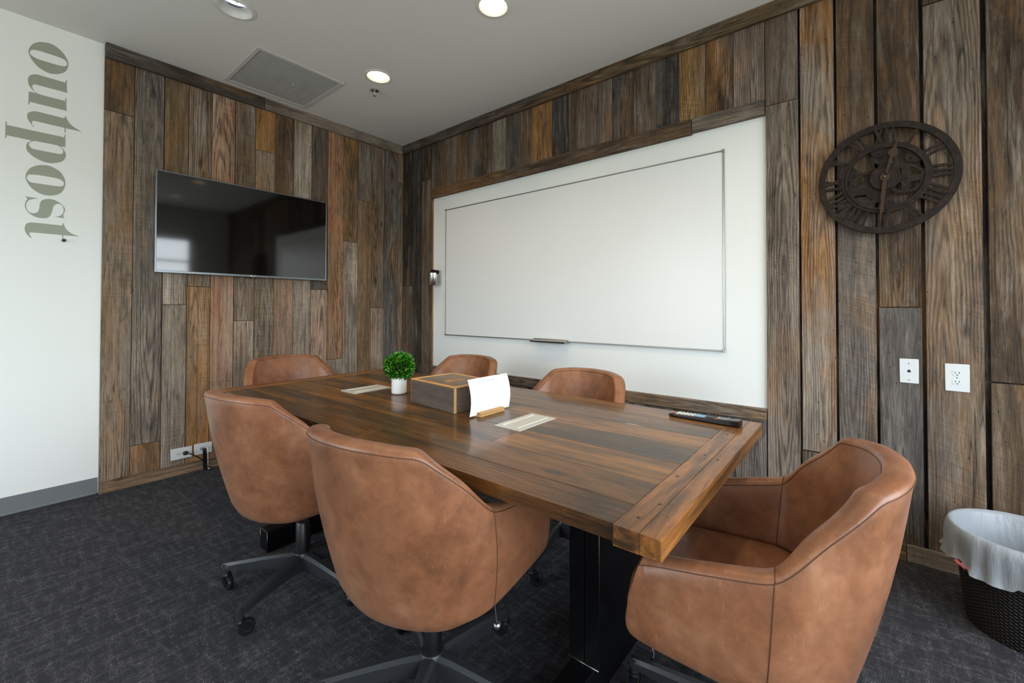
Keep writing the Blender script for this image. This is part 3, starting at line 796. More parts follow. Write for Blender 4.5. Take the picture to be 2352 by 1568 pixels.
# ------------------------------------------------------------------ conference table
TH = .735; TT = .040
tb = empty('conference_table', (2.282, -1.378, 0), math.radians(.5), label='long reclaimed wood conference table with black steel pedestals', cat='table')
hx, hy = 1.205, .507
def TP(name, bm, mat, parent=None, **k): return obj(name, bm, mat, parent or tb, **k)
bm = bmesh.new()
ys = [-.506, -.405, -.27, -.10, .055, .20, .345, .506]
tts = [((54, 35, 17), (98, 62, 28)), ((68, 47, 25), (112, 74, 33)), ((132, 87, 38), (94, 64, 30)), ((68, 51, 30), (108, 74, 36)), ((136, 91, 42), (90, 64, 34)), ((72, 55, 34), (120, 83, 43)), ((128, 88, 46), (84, 62, 38))]
xl, xr = -hx+.10, hx-.10
splits = [.15, -.35, .55, -.1, .3, -.5, .05]
for i in range(7):
    a, b = ys[i], ys[i+1]
    for j, (x0, x1) in enumerate(((xl, splits[i]), (splits[i], xr))):
        t1, t2 = tts[i] if j == 0 else tts[i][::-1]
        board(bm, (x0+.0003, a+.0002, TH-TT+.002), (x1-.0003, b-.0002, TH-.001+R.uniform(-.0004, .0004)), 'x', t1, t2, bev=.0007)
TP('tabletop', bm, TABLEWOOD)
for s in (1, -1):
    bm = bmesh.new(); x0, x1 = (hx-.10, hx) if s > 0 else (-hx, -hx+.10)
    board(bm, (x0+.0008, -.512, TH-TT-.002), (x0+.0555, .512, TH), 'y', (148, 96, 48), (120, 78, 42), bev=.0004)
    board(bm, (x0+.0556, -.512, TH-TT-.002), (x1, .512, TH-.0002), 'y', (152, 98, 46), (122, 78, 38), bev=.0012)
    o = TP('breadboard_end', bm, TABLEWOOD)
    bm = bmesh.new()
    for (px, py) in ((.03, -.455), (.042, -.37), (.02, -.19), (.03, .02), (.07, .0), (.03, .28)):
        lathe(bm, [(.0045, TH+.0004), (.003, TH+.0006), (0, TH+.0006)], 12, (x0+px, py, 0))
    objs('wood_plug', bm, simple('dark_peg', (40, 32, 28), .5), o)
    bm = bmesh.new(); board(bm, (x0+.0, -.5145, TH-TT+.002), (x0+.045, -.5122, TH-TT+.014), 'x', (60, 40, 22), (80, 54, 28), bev=.0008); obj('tenon', bm, TABLEWOOD, o)
for s, lab in ((-.78, None), (.832, None)):
    bm = bmesh.new()
    # heavy post of two joined square tubes on a box foot, with top plate
    box(bm, (s-.052, -.165, .098), (s-.001, .165, TH-TT-.012), .003); box(bm, (s+.001, -.165, .098), (s+.052, .165, TH-TT-.012), .003)
    p = objs('post', bm, STEEL, tb)[1]
    bm = bmesh.new(); box(bm, (s-.04, -.44, 0), (s+.04, .44, .098), .003); TP('foot', bm, STEEL)
    bm = bmesh.new(); box(bm, (s-.06, -.40, TH-TT-.012), (s+.06, .40, TH-TT+.001), .002); TP('mounting_plate', bm, STEEL)
    bm = bmesh.new()
    tube(bm, [(s-.052, -.166, .099), (s+.052, -.166, .099)], .003, 6); tube(bm, [(s+.053, -.165, .1), (s+.053, -.165, .6)], .0012, 6); tube(bm, [(s-.04, -.44, .0985), (s-.04, -.44, .004)], .0012, 6)
    tube(bm, [(s+.04, -.44, .0985), (s+.04, -.44, .004)], .0012, 6)
    objs('weld', bm, WELD, p)
bm = bmesh.new(); tube(bm, [(.935, -.02, .18), (.985, -.03, .17), (1.0, -.035, .12), (.975, -.05, .06)], .004, 8); TP('cable_hook', bm, CHROME)
PORT = simple('brushed_port_cover', (196, 194, 186), .45, metal=.25)
for (x0, y0, x1, y1) in ((.432, -.128, .553, .095), (-.655, -.130, -.520, .085)):
    bm = bmesh.new(); box(bm, (x0, y0, TH-.003), (x1, y1, TH+.0022), .0012)
    p = TP('cable_port', bm, PORT); p['label'] = 'flush silver cable access cover'
    bm = bmesh.new()
    for lo, hi in (((x0+.025, y0+.02, TH+.002), (x0+.0275, y1-.02, TH+.0034)), ((x1-.0275, y0+.02, TH+.002), (x1-.025, y1-.02, TH+.0034))): box(bm, lo, hi)
    objs('port_flap_edge', bm, simple('port_edge_white', (235, 235, 230), .3, metal=.1), p)

# ------------------------------------------------------------------ items on the table
def leafball(bm, r, n, hue_layer=None):
    for i in range(n):
        z = 1-2*(i+.5)/n; 
        if z < -.86: continue
        a = i*2.399963+R.uniform(-.2, .2)
        d = Vector((math.sqrt(1-z*z)*math.cos(a), math.sqrt(1-z*z)*math.sin(a), z))
        rr = r*R.uniform(.70, .93)
        base = d*rr
        t = (d+Vector((R.uniform(-.6, .6), R.uniform(-.6, .6), R.uniform(-.25, .75)))).normalized()
        s = t.cross(Vector((R.uniform(-1, 1), R.uniform(-1, 1), R.uniform(-1, 1)))).normalized(); nn = s.cross(t)
        L = R.uniform(.015, .024); w = L*R.uniform(.22, .32)
        v = [bm.verts.new(base), bm.verts.new(base+t*L*.35+s*w+nn*.001), bm.verts.new(base+t*L*.75+s*w*.8+nn*.0005), bm.verts.new(base+t*L), bm.verts.new(base+t*L*.75-s*w*.8+nn*.0005), bm.verts.new(base+t*L*.35-s*w+nn*.001), bm.verts.new(base+t*L*.5-nn*.0012)]
        for k in range(6): bm.faces.new((v[6], v[k], v[(k+1) % 6]))
pl = empty('potted_plant', (1.932, -1.368, TH), label='round boxwood topiary in a small white pot on the table', cat='potted plant')
bm = bmesh.new()
N = 56; prof = [(0, 0), (.030, 0), (.0345, .003)]+[(.0355+.0006*(k % 2), .006+k*.0055) for k in range(14)]+[(.0365, .085), (.0345, .085), (.034, .070), (0, .070)]
lathe(bm, prof, N)
for v in bm.verts:
    rr = math.hypot(v.co.x, v.co.y)
    if rr > .0352 and .005 < v.co.z < .082:
        k = int(round(math.atan2(v.co.y, v.co.x)/(2*PI)*N)); f = 1+.034*(k % 2); v.co.x *= f; v.co.y *= f
obj('pot', bm, simple('white_ceramic', (240, 240, 238), .45), pl)
t = NT('boxwood_leaf'); o_ = t.obj()
t.P(Base_Color=t.ramp(t.noise(o_, 90, 2), [(.34, s2l((10, 48, 8))), (.52, s2l((36, 108, 16))), (.68, s2l((118, 172, 36)))]), Roughness=.35, Specular_IOR_Level=.5)
LEAF = t.m
bm = bmesh.new(); leafball(bm, .068, 1500)
fo = obj('foliage', bm, LEAF, pl); fo.location = (0, 0, .136)
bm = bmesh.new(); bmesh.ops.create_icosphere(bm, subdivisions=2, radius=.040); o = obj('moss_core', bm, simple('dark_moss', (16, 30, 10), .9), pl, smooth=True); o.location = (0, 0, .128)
bm = bmesh.new(); tube(bm, [(0, 0, .06), (0, 0, .11)], .006, 8); obj('stem', bm, simple('bark', (70, 52, 34), .9), pl)

# wooden box: near corner (2.467,-1.477), left corner (2.139,-1.447)
bx = empty('wooden_box', (2.467, -1.477, TH), math.radians(-5.2), label='grey-stained wooden box with pale edges and copper rivets on the table', cat='box')
BW, BD, BH = .330, .235, .108
GRY, PALE = (92, 80, 74), (196, 152, 100)
bm = bmesh.new(); board(bm, (-BW+.0018, .0002, 0), (-.0018, .012, BH-.0062), 'x', GRY, (104, 90, 80), bev=.0004); board(bm, (-BW+.0018, BD-.012, 0), (-.0018, BD-.0002, BH-.0062), 'x', GRY, GRY, bev=.0004); objs('long_panel', bm, BOXWOOD, bx)
bm = bmesh.new(); board(bm, (-.0115, .0128, 0), (-.0004, BD-.0128, BH-.0062), 'y', GRY, GRY, bev=.0004); board(bm, (-BW+.0004, .0128, 0), (-BW+.0115, BD-.0128, BH-.0062), 'y', GRY, GRY, bev=.0004); objs('end_panel', bm, BOXWOOD, bx)
bm = bmesh.new()
for x in (-.0017, -BW): board(bm, (x, .0003, 0), (x+.0017, .0126, BH-.0062), 'z', PALE, (210, 170, 120), bev=.0003)
for x in (-.0017, -BW): board(bm, (x, BD-.0126, 0), (x+.0017, BD-.0003, BH-.0062), 'z', PALE, PALE, bev=.0003)
objs('corner_strip', bm, BOXWOOD, bx)
bm = bmesh.new()
board(bm, (-BW, 0, BH-.006), (0, .013, BH), 'x', PALE, (204, 150, 90), bev=.0008); board(bm, (-BW, BD-.013, BH-.006), (0, BD, BH), 'x', PALE, PALE, bev=.0008)
board(bm, (-.013, .013, BH-.006), (0, BD-.013, BH), 'y', PALE, PALE, bev=.0008); board(bm, (-BW, .013, BH-.006), (-BW+.013, BD-.013, BH), 'y', PALE, PALE, bev=.0008)
objs('rim_strip', bm, BOXWOOD, bx)
bm = bmesh.new(); board(bm, (-BW+.013, .013, BH-.010), (-.013, BD-.013, BH-.003), 'x', (112, 98, 86), (128, 112, 96), bev=.0006); lid = obj('lid', bm, BOXWOOD, bx)
# copper inlay device on the lid: roundel with script-like strokes
INL = simple('inlay_orange', (196, 132, 74), .4)
ML2 = Matrix.Translation((-.150, .115, BH-.0031)) @ Matrix.Rotation(PI/2, 4, 'Z')
bm = bmesh.new()
def flat(pts, r): tube(bm, [ML2 @ Vector((x, y, .0004)) for x, y in pts], r, 5)
flat([(.022*math.cos(a)-.03, .022*math.sin(a)) for a in [i*2*PI/20 for i in range(18)]], .0011)
flat([(-.046, -.006), (-.038, .010), (-.032, -.008), (-.026, .010), (-.020, -.006)], .0011)
for i in range(5): flat([(.0+i*.013, -.012), (.0+i*.013, .012)], .0013); 
for i in range(4): flat([(.0+i*.013, -.012 if i % 2 else .012), (.013+i*.013, .0)], .0009)
obj('inlay', bm, INL, lid)
bm = bmesh.new()
for x, z in ((-.014, .092), (-.014, .016), (-BW+.012, .092), (-BW+.012, .016), (-BW+.045, .092), (-.045, .005)):
    if x == -.045: continue
    lathe(bm, [(0, .003), (.0025, .0026), (.004, .0012), (.0042, 0)], 14, M=Matrix.Translation((x, .0002, z)) @ Matrix.Rotation(PI/2, 4, 'X'))
objs('rivet', bm, simple('copper_rivet', (150, 78, 52), .3, metal=.9), bx)

hd = empty('paper_stand', (2.593, -1.452, TH), 0, label='small oak block stand holding the white printed sheet', cat='stand')
bm = bmesh.new()
prf = [(-.036, 0), (.002, 0), (.002, .0165), (-.0115, .0165), (-.0115, .005), (-.013, .005), (-.013, .0165), (-.036, .0165)]
g_, l1_, l2_ = layers(bm)
A_ = [bm.verts.new((x, 0, z)) for x, z in prf]; B_ = [bm.verts.new((x, .140, z)) for x, z in prf]
for i in range(8): bm.faces.new((A_[i], A_[(i+1) % 8], B_[(i+1) % 8], B_[i]))
bm.faces.new(A_); bm.faces.new(B_[::-1])
for f in bm.faces:
    for lp in f.loops:
        p = lp.vert.co; lp[g_] = (p.x+3, p.z+5, p.y+7); lp[bm.loops.layers.float_vector['lc']] = (.5, 0, 3); lp[l1_] = s2l((184, 142, 92))+(1,); lp[l2_] = s2l((200, 160, 106))+(1,)
obj('block', bm, BOXWOOD, hd)
t = NT('printed_paper'); t.P(Base_Color=(.86, .86, .88, 1), Roughness=.7); PAPER = t.m
pp = empty('printed_sheet', (2.582, -1.462, TH), 0, label='white curved sheet of faint print standing in the oak block', cat='paper')
bm = bmesh.new(); W, HH = .232, .143; nx, nz = 14, 8; g = []
def pap(u, v):  # u 0..1 across (y), v up
    return Vector((-.0115+.001+.018*(1-(2*u-1)**2)*v*0 - .016*v*v + .010*math.sin(PI*v)*1.0 + .004*(2*u-1)**2*v, -.028+W*u, .0052+HH*v))
for s in (0, .0004):
    g.append([[bm.verts.new(pap(i/nx, j/nz)+Vector((s, 0, 0))) for j in range(nz+1)] for i in range(nx+1)])
for k in (0, 1):
    for i in range(nx):
        for j in range(nz): bm.faces.new((g[k][i][j], g[k][i+1][j], g[k][i+1][j+1], g[k][i][j+1]))
obj('sheet', bm, PAPER, pp, smooth=True)
bm = bmesh.new(); INK = simple('faint_ink', (186, 186, 196), .8)
def line(u0, u1, v, h):
    n = max(2, int((u1-u0)*14))
    for i in range(n):
        a, b = u0+(u1-u0)*i/n, u0+(u1-u0)*(i+.8)/n
        q = [pap(a, v), pap(b, v), pap(b, v+h), pap(a, v+h)]
        bm.faces.new([bm.verts.new(p+Vector((.0009, 0, 0))) for p in q])
line(.34, .40, .885, .03); line(.47, .66, .885, .03); line(.24, .74, .82, .012)
for c0 in (.12, .60):
    v = .70 if c0 > .5 else .60
    line(c0, c0+.05, v+.06, .012)
    for k in range(11):
        if k == 5: v -= .03; line(c0-.02, c0+.04, v, .01); v -= .03; continue
        line(c0, c0+R.uniform(.18, .30), v, .007); v -= .038
obj('print', bm, INK, pp)

# remote control
rm = empty('remote_control', (3.170, -.950, TH+.0005), math.radians(-3.5), label='slim black television remote with pale buttons at the table corner', cat='remote control')
bm = bmesh.new(); Lr, Wr = .262, .046; secs = []
for i in range(15):
    t_ = i/14; x = Lr*t_; h = .014+.010*t_ - .002*math.sin(PI*t_); w = Wr/2*(.88 if i in (0, 14) else 1); top = h*(.8 if i in (0,) else 1)
    cs = [(-w*.7, 0), (w*.7, 0), (w, .005), (w, top-.003), (w*.85, top), (-w*.85, top), (-w, top-.003), (-w, .005)]
    secs.append([bm.verts.new((x, y, z)) for y, z in cs])
for a, b in zip(secs, secs[1:]):
    for k in range(8): bm.faces.new((a[k], a[(k+1) % 8], b[(k+1) % 8], b[k]))
bm.faces.new(secs[0]); bm.faces.new(secs[-1][::-1])
obj('remote_body', bm, simple('glossy_black', (14, 14, 16), .25), rm, smooth=40)
def rz(x): t_ = x/Lr; return .014+.010*t_-.002*math.sin(PI*t_)
def btn(name, items, col):
    bm = bmesh.new()
    for x, y, lx, ly in items: box(bm, (x-lx/2, y-ly/2, rz(x)-.001), (x+lx/2, y+ly/2, rz(x)+.0022), .0008)
    return objs(name, bm, simple('btn_'+name, col, .4), rm)
btn('power_button', [(.014, .0 - .010, .010, .009)], (215, 70, 90))
btn('number_button', [(.034+i*.0145, -.0125+j*.0125, .0105, .0100) for i in range(5) for j in range(3)], (205, 210, 205))
btn('blue_panel', [(.118, 0, .036, .034)], (120, 168, 205))
btn('volume_button', [(.109, -.009, .009, .007), (.109, .009, .009, .007), (.124, 0, .007, .007)], (60, 90, 120))
btn('navigation_ring', [(.158, 0, .030, .026)], (28, 28, 30))
btn('colour_button', [(.186, -.014, .006, .006)], (210, 70, 60)); btn('colour_button', [(.186, -.005, .006, .006)], (90, 170, 90)); btn('colour_button', [(.186, .005, .006, .006)], (210, 190, 80)); btn('colour_button', [(.186, .014, .006, .006)], (80, 130, 200))
btn('playback_button', [(.197+i*.010, -.013+j*.0087, .005, .004) for i in range(3) for j in range(4)], (150, 150, 150))

# ------------------------------------------------------------------ waste basket with bag
wc = (4.235, -.335)
wk = empty('waste_basket', (wc[0], wc[1], 0), label='dark woven wicker waste basket on the carpet by the wall', cat='waste basket')
t = NT('dark_wicker'); o_ = t.obj(); s_ = t.n('SeparateXYZ', i_Vector=o_)
an = t.math('MULTIPLY', t.math('ARCTAN2', s_.outputs[1], s_.outputs[0]), 44)
wv = t.math('MULTIPLY', t.math('SINE', an), t.math('SINE', t.math('MULTIPLY', s_.outputs[2], 520)))
t.P(Base_Color=t.mix(t.ramp(wv, [(.3, 0), (.9, 1)]), s2l((18, 14, 12))+(1,), s2l((74, 58, 44))+(1,)), Roughness=.6); t.bump(wv, .9, .004)
bm = bmesh.new(); lathe(bm, [(0, 0), (.150, 0), (.154, .004), (.185, .31), (.189, .328), (.184, .332), (.178, .31), (.147, .01), (0, .01)], 64); obj('basket_body', bm, t.m, wk, smooth=40)
bm = bmesh.new(); tube(bm, [(.186*math.cos(a), .186*math.sin(a), .331) for a in [2*PI*i/64 for i in range(64)]], .006, 8, closed=True); obj('rim', bm, t.m, wk)
t = NT('translucent_bag'); 
t.P(Base_Color=s2l((168, 176, 182))+(1,), Roughness=.35, Transmission_Weight=.0, Alpha=.74, Sheen_Weight=.2); 
t.bump(t.noise(t.vec(t.obj(), (60, 60, 14)), 1, 3), .6, .006)
BAG = t.m
bg = empty('bin_bag', (wc[0], wc[1], .2), label='crumpled translucent white bin liner folded over the basket rim', cat='bin bag')
bm = bmesh.new(); n = 120; prof = [(.150, -.10), (.165, .03), (.180, .14), (.190, .156), (.201, .152), (.206, .12), (.208, .085), (.206, .05), (.213, .028)]
rings = []
for j, (r, z) in enumerate(prof):
    ring = []
    for k in range(n):
        a = 2*PI*k/n; am = 0 if j < 5 else (j-3)*.0018
        if j < 2: am = .002
        w = noise.noise(Vector((math.cos(a)*9, math.sin(a)*9, z*6+j*.1)))*am*2.2+math.sin(a*19+z*70)*am*.28
        dz = noise.noise(Vector((math.cos(a)*3, math.sin(a)*3, 5)))*.035*max(0, j-4)/4+noise.noise(Vector((math.cos(a)*12, math.sin(a)*12, 2)))*(.006 if j > 4 else .001)
        ring.append(bm.verts.new(((r+w)*math.cos(a), (r+w)*math.sin(a), z+dz)))
    rings.append(ring)
for a, b in zip(rings, rings[1:]):
    for k in range(n): bm.faces.new((a[k], a[(k+1) % n], b[(k+1) % n], b[k]))
bm.faces.new(rings[0])
obj('liner', bm, BAG, bg, smooth=True)
bm = bmesh.new()
ang = math.radians(212)
for i in range(1):
    tube(bm, [(.210*math.cos(ang+d), .210*math.sin(ang+d), .030+.004*math.sin(d*60)) for d in [-.16+.04*k for k in range(10)]], [.002, .006, .008, .008, .007, .008, .007, .006, .004, .002], 6)
obj('drawstring', bm, simple('red_drawstring', (216, 120, 124), .5), bg)['label'] = 'pinkish red drawstring'

# ------------------------------------------------------------------ chairs
ST = [  # right half, front to back: top (w,f,z), bottom (w,f,z)
 ((.281, .188, .592), (.270, .226, .440)),
 ((.283, .168, .603), (.272, .205, .402)),
 ((.294, .050, .627), (.283, .070, .394)),
 ((.300, -.085, .655), (.284, -.065, .386)),
 ((.276, -.168, .738), (.258, -.125, .376)),
 ((.224, -.256, .822), (.208, -.178, .364)),
 ((.126, -.316, .834), (.110, -.214, .352)),
 ((.0, -.336, .837), (.0, -.226, .346))]
def chain():
    full = ST+[((-a[0], a[1], a[2]), (-b[0], b[1], b[2])) for a, b in ST[-2::-1]]
    seg = 9; tops = []; bots = []
    T = [s[0] for s in full]; B = [s[1] for s in full]
    pt = catmull(T, seg); pb = catmull(B, seg)
    # heights: straight runs eased at the corners
    z = []
    N = len(pt)
    for i in range(N):
        u = i/seg; k = min(int(u), len(T)-2); f = u-k
        z.append(T[k][2]*(1-f)+T[k+1][2]*f)
    zs = z[:]
    for _ in range(2): zs = [z[0]]+[(zs[i-1]+zs[i]*2+zs[i+1])/4 for i in range(1, N-1)]+[z[-1]]
    tops = [Vector((p[0], p[1], q)) for p, q in zip(pt, zs)]; bots = [Vector(p) for p in pb]
    return tops, bots, seg
TOPS, BOTS, SEG = chain()
NN = len(TOPS); SEAM = 3*SEG
def normals(P):
    out = []
    for i in range(len(P)):
        t_ = P[min(i+1, len(P)-1)]-P[max(i-1, 0)]; t_.z = 0; t_.normalize()
        out.append(Vector((t_.y, -t_.x, 0)))
    return out
nT, nB = normals(TOPS), normals(BOTS)
# make sure the normals point inward
if nT[NN//2].dot(-TOPS[NN//2]) < 0: nT = [-n for n in nT]; nB = [-n for n in nB]
def section(i):
    T, B, n1, n2 = TOPS[i], BOTS[i], nT[i], nB[i]
    back = min(1, max(0, (abs(i-NN/2) < NN/2-SEAM)*1))
    u = 1-abs(i-(NN-1)/2)/((NN-1)/2)
    th = .047+.008*min(1, max(0, (u-.3)*2.5))
    pts = []
    pts.append(B+n2*.030+Vector((0, 0, -.004)))
    pts.append(B+n2*.012+Vector((0, 0, -.001)))
    pts.append(B+n2*.003+Vector((0, 0, .006)))
    for f in (.06, .18, .34, .50, .66, .82, .93):
        p = B.lerp(T, f); n = n1.lerp(n2, 1-f).normalized()
        pts.append(p-n*(.013*math.sin(PI*f)))
    pts += [T+Vector((0, 0, -.012)), T+n1*.003+Vector((0, 0, -.004)), T+n1*.010, T+n1*(th*.5)+Vector((0, 0, .0025)), T+n1*(th-.010), T+n1*(th-.003)+Vector((0, 0, -.004)), T+n1*th+Vector((0, 0, -.012))]
    I = B+n2*(th+.002); I.z = .405
    tp = T+n1*th
    for f in (.15, .35, .6, .85, 1): pts.append(tp.lerp(I, f)+n1*(.006*math.sin(PI*f)))
    return pts
SECT = [section(i) for i in range(NN)]
def shell_part(i0, i1):
    bm = bmesh.new(); rs = [[bm.verts.new(p) for p in SECT[i]] for i in range(i0, i1+1)]
    K = len(rs[0])
    for a, b in zip(rs, rs[1:]):
        for k in range(K):
            bm.faces.new((a[k], a[(k+1) % K], b[(k+1) % K], b[k]))
    bm.faces.new(rs[0]); bm.faces.new(rs[-1][::-1])
    return bm
DARKUNDER = simple('chair_underside', (20, 18, 17), .8)
def soft_front(bm):
    # round the front edges of the arm
    pass
def make_chair():
    root = bpy.data.objects.new('swivel_chair', None); root.empty_display_size = .1; COL.objects.link(root)
    def P(name, bm, mat, parent=root, smooth=45): return obj(name, bm, mat, parent, smooth=smooth)
    P('backrest', shell_part(SEAM, NN-1-SEAM), LEATHER, smooth=50)
    for a, b in ((0, SEAM), (NN-1-SEAM, NN-1)):
        bm = shell_part(a, b)
        fr = [f for f in bm.faces if len(f.verts) > 6 and sum(v.co.y for v in f.verts)/len(f.verts) > .1]
        es = list(set(e for f in fr for e in f.edges))
        bmesh.ops.bevel(bm, geom=es, offset=.005, segments=2, affect='EDGES', profile=.5, clamp_overlap=True)
        P('armrest', bm, LEATHER, smooth=50)
    # seat cushion follows the inside of the shell
    inner = []
    for i in range(0, NN, 2):
        p = BOTS[i].lerp(TOPS[i], .18)+nT[i]*.058; 
        if p.y < .20: inner.append((p.x*.985, p.y*.97))
    fx = abs(inner[0][0])
    front = [(-fx-.004, .215), (-fx+.015, .245), (-.12, .262), (0, .266), (.12, .262), (fx-.015, .245), (fx+.004, .215)]
    path = inner+front
    if inner[0][0] > 0: path = inner+front
    bm = bmesh.new(); lv = [(.94, .385), (.985, .392), (1, .41), (1, .445), (.985, .462), (.93, .474), (.75, .480), (.4, .484)]
    rings = [[bm.verts.new((x*s, (y-.02)*s+.02, z)) for x, y in path] for s, z in lv]
    K = len(path)
    for a, b in zip(rings, rings[1:]):
        for k in range(K): bm.faces.new((a[k], a[(k+1) % K], b[(k+1) % K], b[k]))
    bm.faces.new(rings[0][::-1]); bm.faces.new(rings[-1])
    P('seat_cushion', bm, LEATHER, smooth=60)
    # welted seams
    bm = bmesh.new()
    tube(bm, [SECT[i][10]*1+(-nT[i])*.0004 for i in range(2, NN-2)], .0012, 6)
    tube(bm, [SECT[i][16]+nT[i]*.0004 for i in range(2, NN-2)], .0012, 6)
    for i in (SEAM, NN-1-SEAM):
        tube(bm, [SECT[i][k]-nT[i]*.0004 for k in range(2, 11)], .0012, 6)
        tube(bm, [SECT[i][k]+Vector((0, 0, .0004)) for k in range(10, 17)], .0011, 6)
        tube(bm, [SECT[i][k]+nT[i]*.0004 for k in range(16, 22)], .0011, 6)
    P('seam_piping', bm, PIPE, smooth=None)
    # underside pan
    bm = bmesh.new(); lo = [bm.verts.new((SECT[i][1].x*.97, SECT[i][1].y*.97, SECT[i][1].z+.004)) for i in range(NN)]; up = [bm.verts.new((SECT[i][1].x*.97, SECT[i][1].y*.97, .402)) for i in range(NN)]
    bm.faces.new(lo); bm.faces.new(up[::-1])
    for i in range(NN): bm.faces.new((lo[i], lo[(i+1) % NN], up[(i+1) % NN], up[i]))
    P('seat_pan', bm, DARKUNDER, smooth=None)
    bm = bmesh.new(); box(bm, (-.075, -.10, .335), (.075, .12, .372), .008, seg=2); P('tilt_mechanism', bm, BLACKP)
    bm = bmesh.new(); lathe(bm, [(0, .13), (.027, .13), (.027, .255), (.022, .262), (0, .262)], 28); P('column_sleeve', bm, BLACKP)
    bm = bmesh.new(); lathe(bm, [(0, .262), (.014, .262), (.014, .345), (0, .345)], 24); P('gas_lift', bm, CHROME)
    bm = bmesh.new(); tube(bm, catmull([(.06, .06, .352), (.13, .07, .350), (.165, .075, .335), (.187, .075, .235)], 6), .0038, 8); lev = P('lever', bm, CHROME)
    bm = bmesh.new(); bmesh.ops.create_icosphere(bm, subdivisions=3, radius=.0125, matrix=Matrix.Translation((.189, .075, .224))); P('lever_knob', bm, SATIN, lev, True)
    bm = bmesh.new(); lathe(bm, [(0, .062), (.030, .062), (.038, .070), (.040, .128), (.034, .138), (0, .138)], 32); P('hub', bm, GUNMETAL)
    legs = []
    for k in range(5):
        a = 2*PI*k/5; M = Matrix.Rotation(a, 4, 'Z')
        bm = bmesh.new(); rr = []
        for x, ht, w, zt in ((.028, .060, .026, .136), (.07, .056, .022, .134), (.16, .044, .0185, .124), (.25, .032, .0155, .112), (.305, .026, .014, .104), (.318, .020, .0115, .100)):
            cs = [(-w, zt-ht), (-w*.92, zt-.010), (-w*.45, zt), (w*.45, zt), (w*.92, zt-.010), (w, zt-ht)]
            rr.append([bm.verts.new(M @ Vector((x, y, z))) for y, z in cs])
        for A_, B_ in zip(rr, rr[1:]):
            for q in range(6): bm.faces.new((A_[q], A_[(q+1) % 6], B_[(q+1) % 6], B_[q]))
        bm.faces.new(rr[0]); bm.faces.new(rr[-1][::-1])
        lathe(bm, [(0, .062), (.0135, .062), (.0135, .100), (0, .100)], 16, (.305, 0, 0), M=M)
        leg = P('base_leg', bm, GUNMETAL, smooth=30)
        # caster: swivel hood, fork, wheel
        sw = R.uniform(-.9, .9)+a; D = M @ Vector((.305, 0, 0)); Mc = Matrix.Translation(D) @ Matrix.Rotation(sw+2.2, 4, 'Z')
        bm = bmesh.new(); lathe(bm, [(0, .052), (.016, .052), (.019, .056), (.017, .063), (0, .063)], 18, M=Mc)
        for s in (-1, 1):
            pr = [(-.012, .056), (.010, .056), (.030, .036), (.030, .024), (.022, .020), (.004, .036)]
            q1 = [bm.verts.new(Mc @ Vector((x, s*.0135, z))) for x, z in pr]; q2 = [bm.verts.new(Mc @ Vector((x, s*.0165, z))) for x, z in pr]
            bm.faces.new(q1); bm.faces.new(q2[::-1])
            for i in range(6): bm.faces.new((q1[i], q1[(i+1) % 6], q2[(i+1) % 6], q2[i]))
        cs_ = obj('caster', bm, BLACKP, leg, 40)
        bm = bmesh.new(); Mw = Mc @ Matrix.Translation((.022, 0, .0275)) @ Matrix.Rotation(PI/2, 4, 'X')
        return_ = lathe(bm, [(0, -.004), (.010, -.009), (.020, -.010), (.0262, -.009), (.0275, -.006), (.0275, .006), (.0262, .009), (.020, .010), (.010, .009), (0, .004)], 28, M=Mw)
        obj('wheel', bm, simple_wheel, cs_ if False else leg, smooth=40)
    return root
simple_wheel = simple('caster_wheel', (24, 26, 30), .3)
proto = make_chair()
def copy_tree(o, parent=None):
    cpy = o.copy(); COL.objects.link(cpy); cpy.parent = parent
    for ch in o.children: copy_tree(ch, cpy)
    return cpy
# (x, y, facing direction degrees (0=+x, 90=+y) of the seat, spin of the base relative, seat lift, label, seat shift)
CH = [
 (2.755, -1.815, 95, 9, .014, 'tan leather swivel chair at near side of table, middle of the photo'),
 (1.903, -1.819, 97, 1, .014, 'tan leather swivel chair at near side of table, closest to the outlets'),
 (3.535, -1.425, 186, 12, -.010, 'tan leather swivel chair at the right end of table, largest and nearest'),
 (.860, -1.375, 1, 20, .0, 'tan leather swivel chair at the left end of table, under the television'),
 (1.650, -.830, -86, 12, .0, 'tan leather swivel chair behind the wooden box, at far side of table'),
 (2.60, -.93, -92, 34, .0, 'tan leather swivel chair in front of the whiteboard tray, far side of table'),
]
SEATP = {'backrest', 'armrest', 'seat_cushion', 'seam_piping', 'seat_pan', 'tilt_mechanism', 'lever', 'gas_lift'}
trees = [proto]+[copy_tree(proto) for _ in CH[1:]]
for o, (x, y, fd, spin, lift, lb) in zip(trees, CH):
    o.location = (x, y, 0); o.rotation_euler = (0, 0, math.radians(fd-90))
    o['label'] = lb; o['category'] = 'chair'; o['group'] = 'leather swivel chairs around the table'
    for ch in o.children:
        nm = ch.name.split('.')[0]
        if nm in SEATP: ch.location = (0, 0, lift)
        elif nm in ('base_leg',): ch.rotation_euler = (0, 0, math.radians(spin))

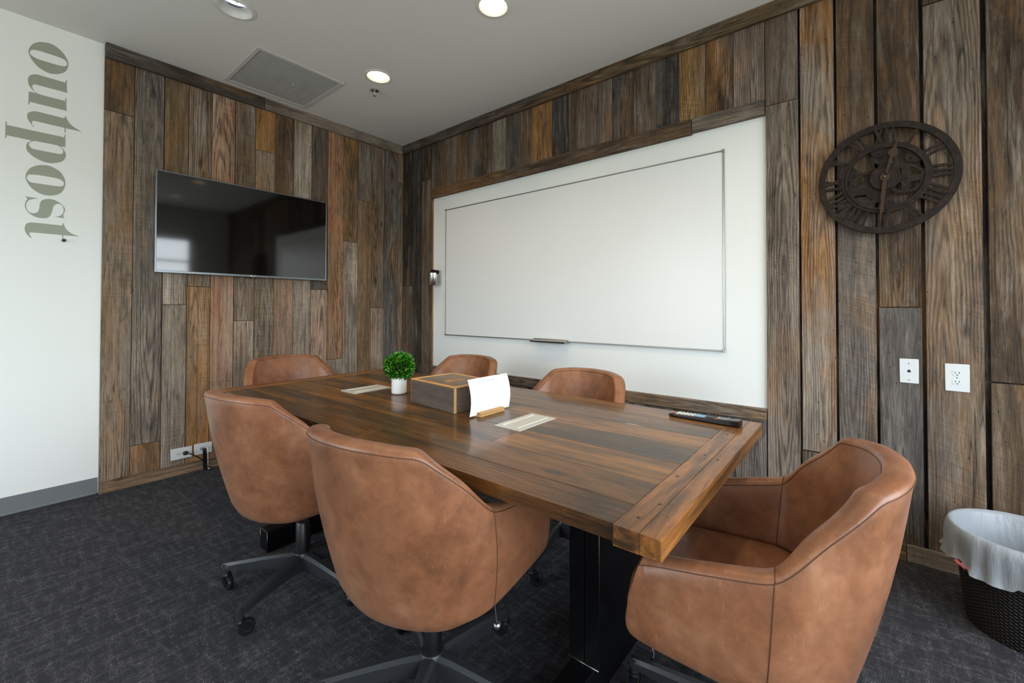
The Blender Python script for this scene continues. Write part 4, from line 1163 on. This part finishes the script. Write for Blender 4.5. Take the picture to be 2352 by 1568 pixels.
# ------------------------------------------------------------------ lights, sky, camera
sc = bpy.context.scene
w = bpy.data.worlds.new('World'); sc.world = w; w.use_nodes = True
nt = w.node_tree; nt.nodes.clear()
bgn = nt.nodes.new('ShaderNodeBackground'); wo = nt.nodes.new('ShaderNodeOutputWorld'); tc = nt.nodes.new('ShaderNodeTexCoord')
sx = nt.nodes.new('ShaderNodeSeparateXYZ'); rp = nt.nodes.new('ShaderNodeValToRGB'); ns = nt.nodes.new('ShaderNodeTexNoise')
ad = nt.nodes.new('ShaderNodeMath'); ad.operation = 'ADD'; mu = nt.nodes.new('ShaderNodeMath'); mu.operation = 'MULTIPLY'; mu.inputs[1].default_value = .14
ns.inputs['Scale'].default_value = 5; sb = nt.nodes.new('ShaderNodeMath'); sb.operation = 'SUBTRACT'; sb.inputs[1].default_value = .5
L_ = nt.links.new
L_(tc.outputs['Generated'], sx.inputs[0]); L_(tc.outputs['Generated'], ns.inputs['Vector'])
L_(ns.outputs[0], sb.inputs[0]); L_(sb.outputs[0], mu.inputs[0]); L_(sx.outputs[2], ad.inputs[0]); L_(mu.outputs[0], ad.inputs[1]); L_(ad.outputs[0], rp.inputs[0])
e = rp.color_ramp.elements
# ramp input is z in -1..1 clipped at 0..1
e[0].position = 0; e[0].color = (.42, .44, .42, 1); e[1].position = 1; e[1].color = (.80, .90, 1.05, 1)
for p, col in ((.006, (.34, .38, .30, 1)), (.022, (.34, .42, .30, 1)), (.045, (.91, .99, 1.04, 1)), (.5, (.86, .96, 1.09, 1))):
    q = e.new(p); q.color = col
L_(rp.outputs[0], bgn.inputs[0]); bgn.inputs[1].default_value = 9.5; L_(bgn.outputs[0], wo.inputs[0])
def portal(loc, rot, sxx, syy):
    l = bpy.data.lights.new('window_portal', 'AREA'); l.shape = 'RECTANGLE'; l.size = sxx; l.size_y = syy; l.cycles.is_portal = True
    o = bpy.data.objects.new('window_portal', l); o.location = loc; o.rotation_euler = rot; COL.objects.link(o)
a, b, c0, d0 = winR[0]; portal((XR+.11, (a+b)/2, (c0+d0)/2), (PI/2, 0, PI/2), b-a, d0-c0)
a, b, c0, d0 = winF[0]; portal(((a+b)/2, YF-.11, (c0+d0)/2), (PI/2, 0, 0), b-a, d0-c0)

cam = bpy.data.cameras.new('Camera'); co = bpy.data.objects.new('Camera', cam); COL.objects.link(co); sc.camera = co
cam.sensor_width = 36; cam.lens = FPX*36/2352; cam.shift_x = (1176-CX)/2352; cam.shift_y = -(784-CY)/2352; cam.clip_start = .02
Mw = Matrix((Rc, Uc, -Fv)).transposed().to_4x4(); Mw.translation = CAMP; co.matrix_world = Mw
vs = sc.view_settings
vs.view_transform = 'Standard'; vs.look = 'None'; vs.gamma = 1; vs.use_curve_mapping = False; vs.exposure = 0
sc.cycles.max_bounces = 8; sc.cycles.diffuse_bounces = 5; sc.cycles.glossy_bounces = 4
sc.cycles.sample_clamp_indirect = 6; sc.cycles.use_denoising = True
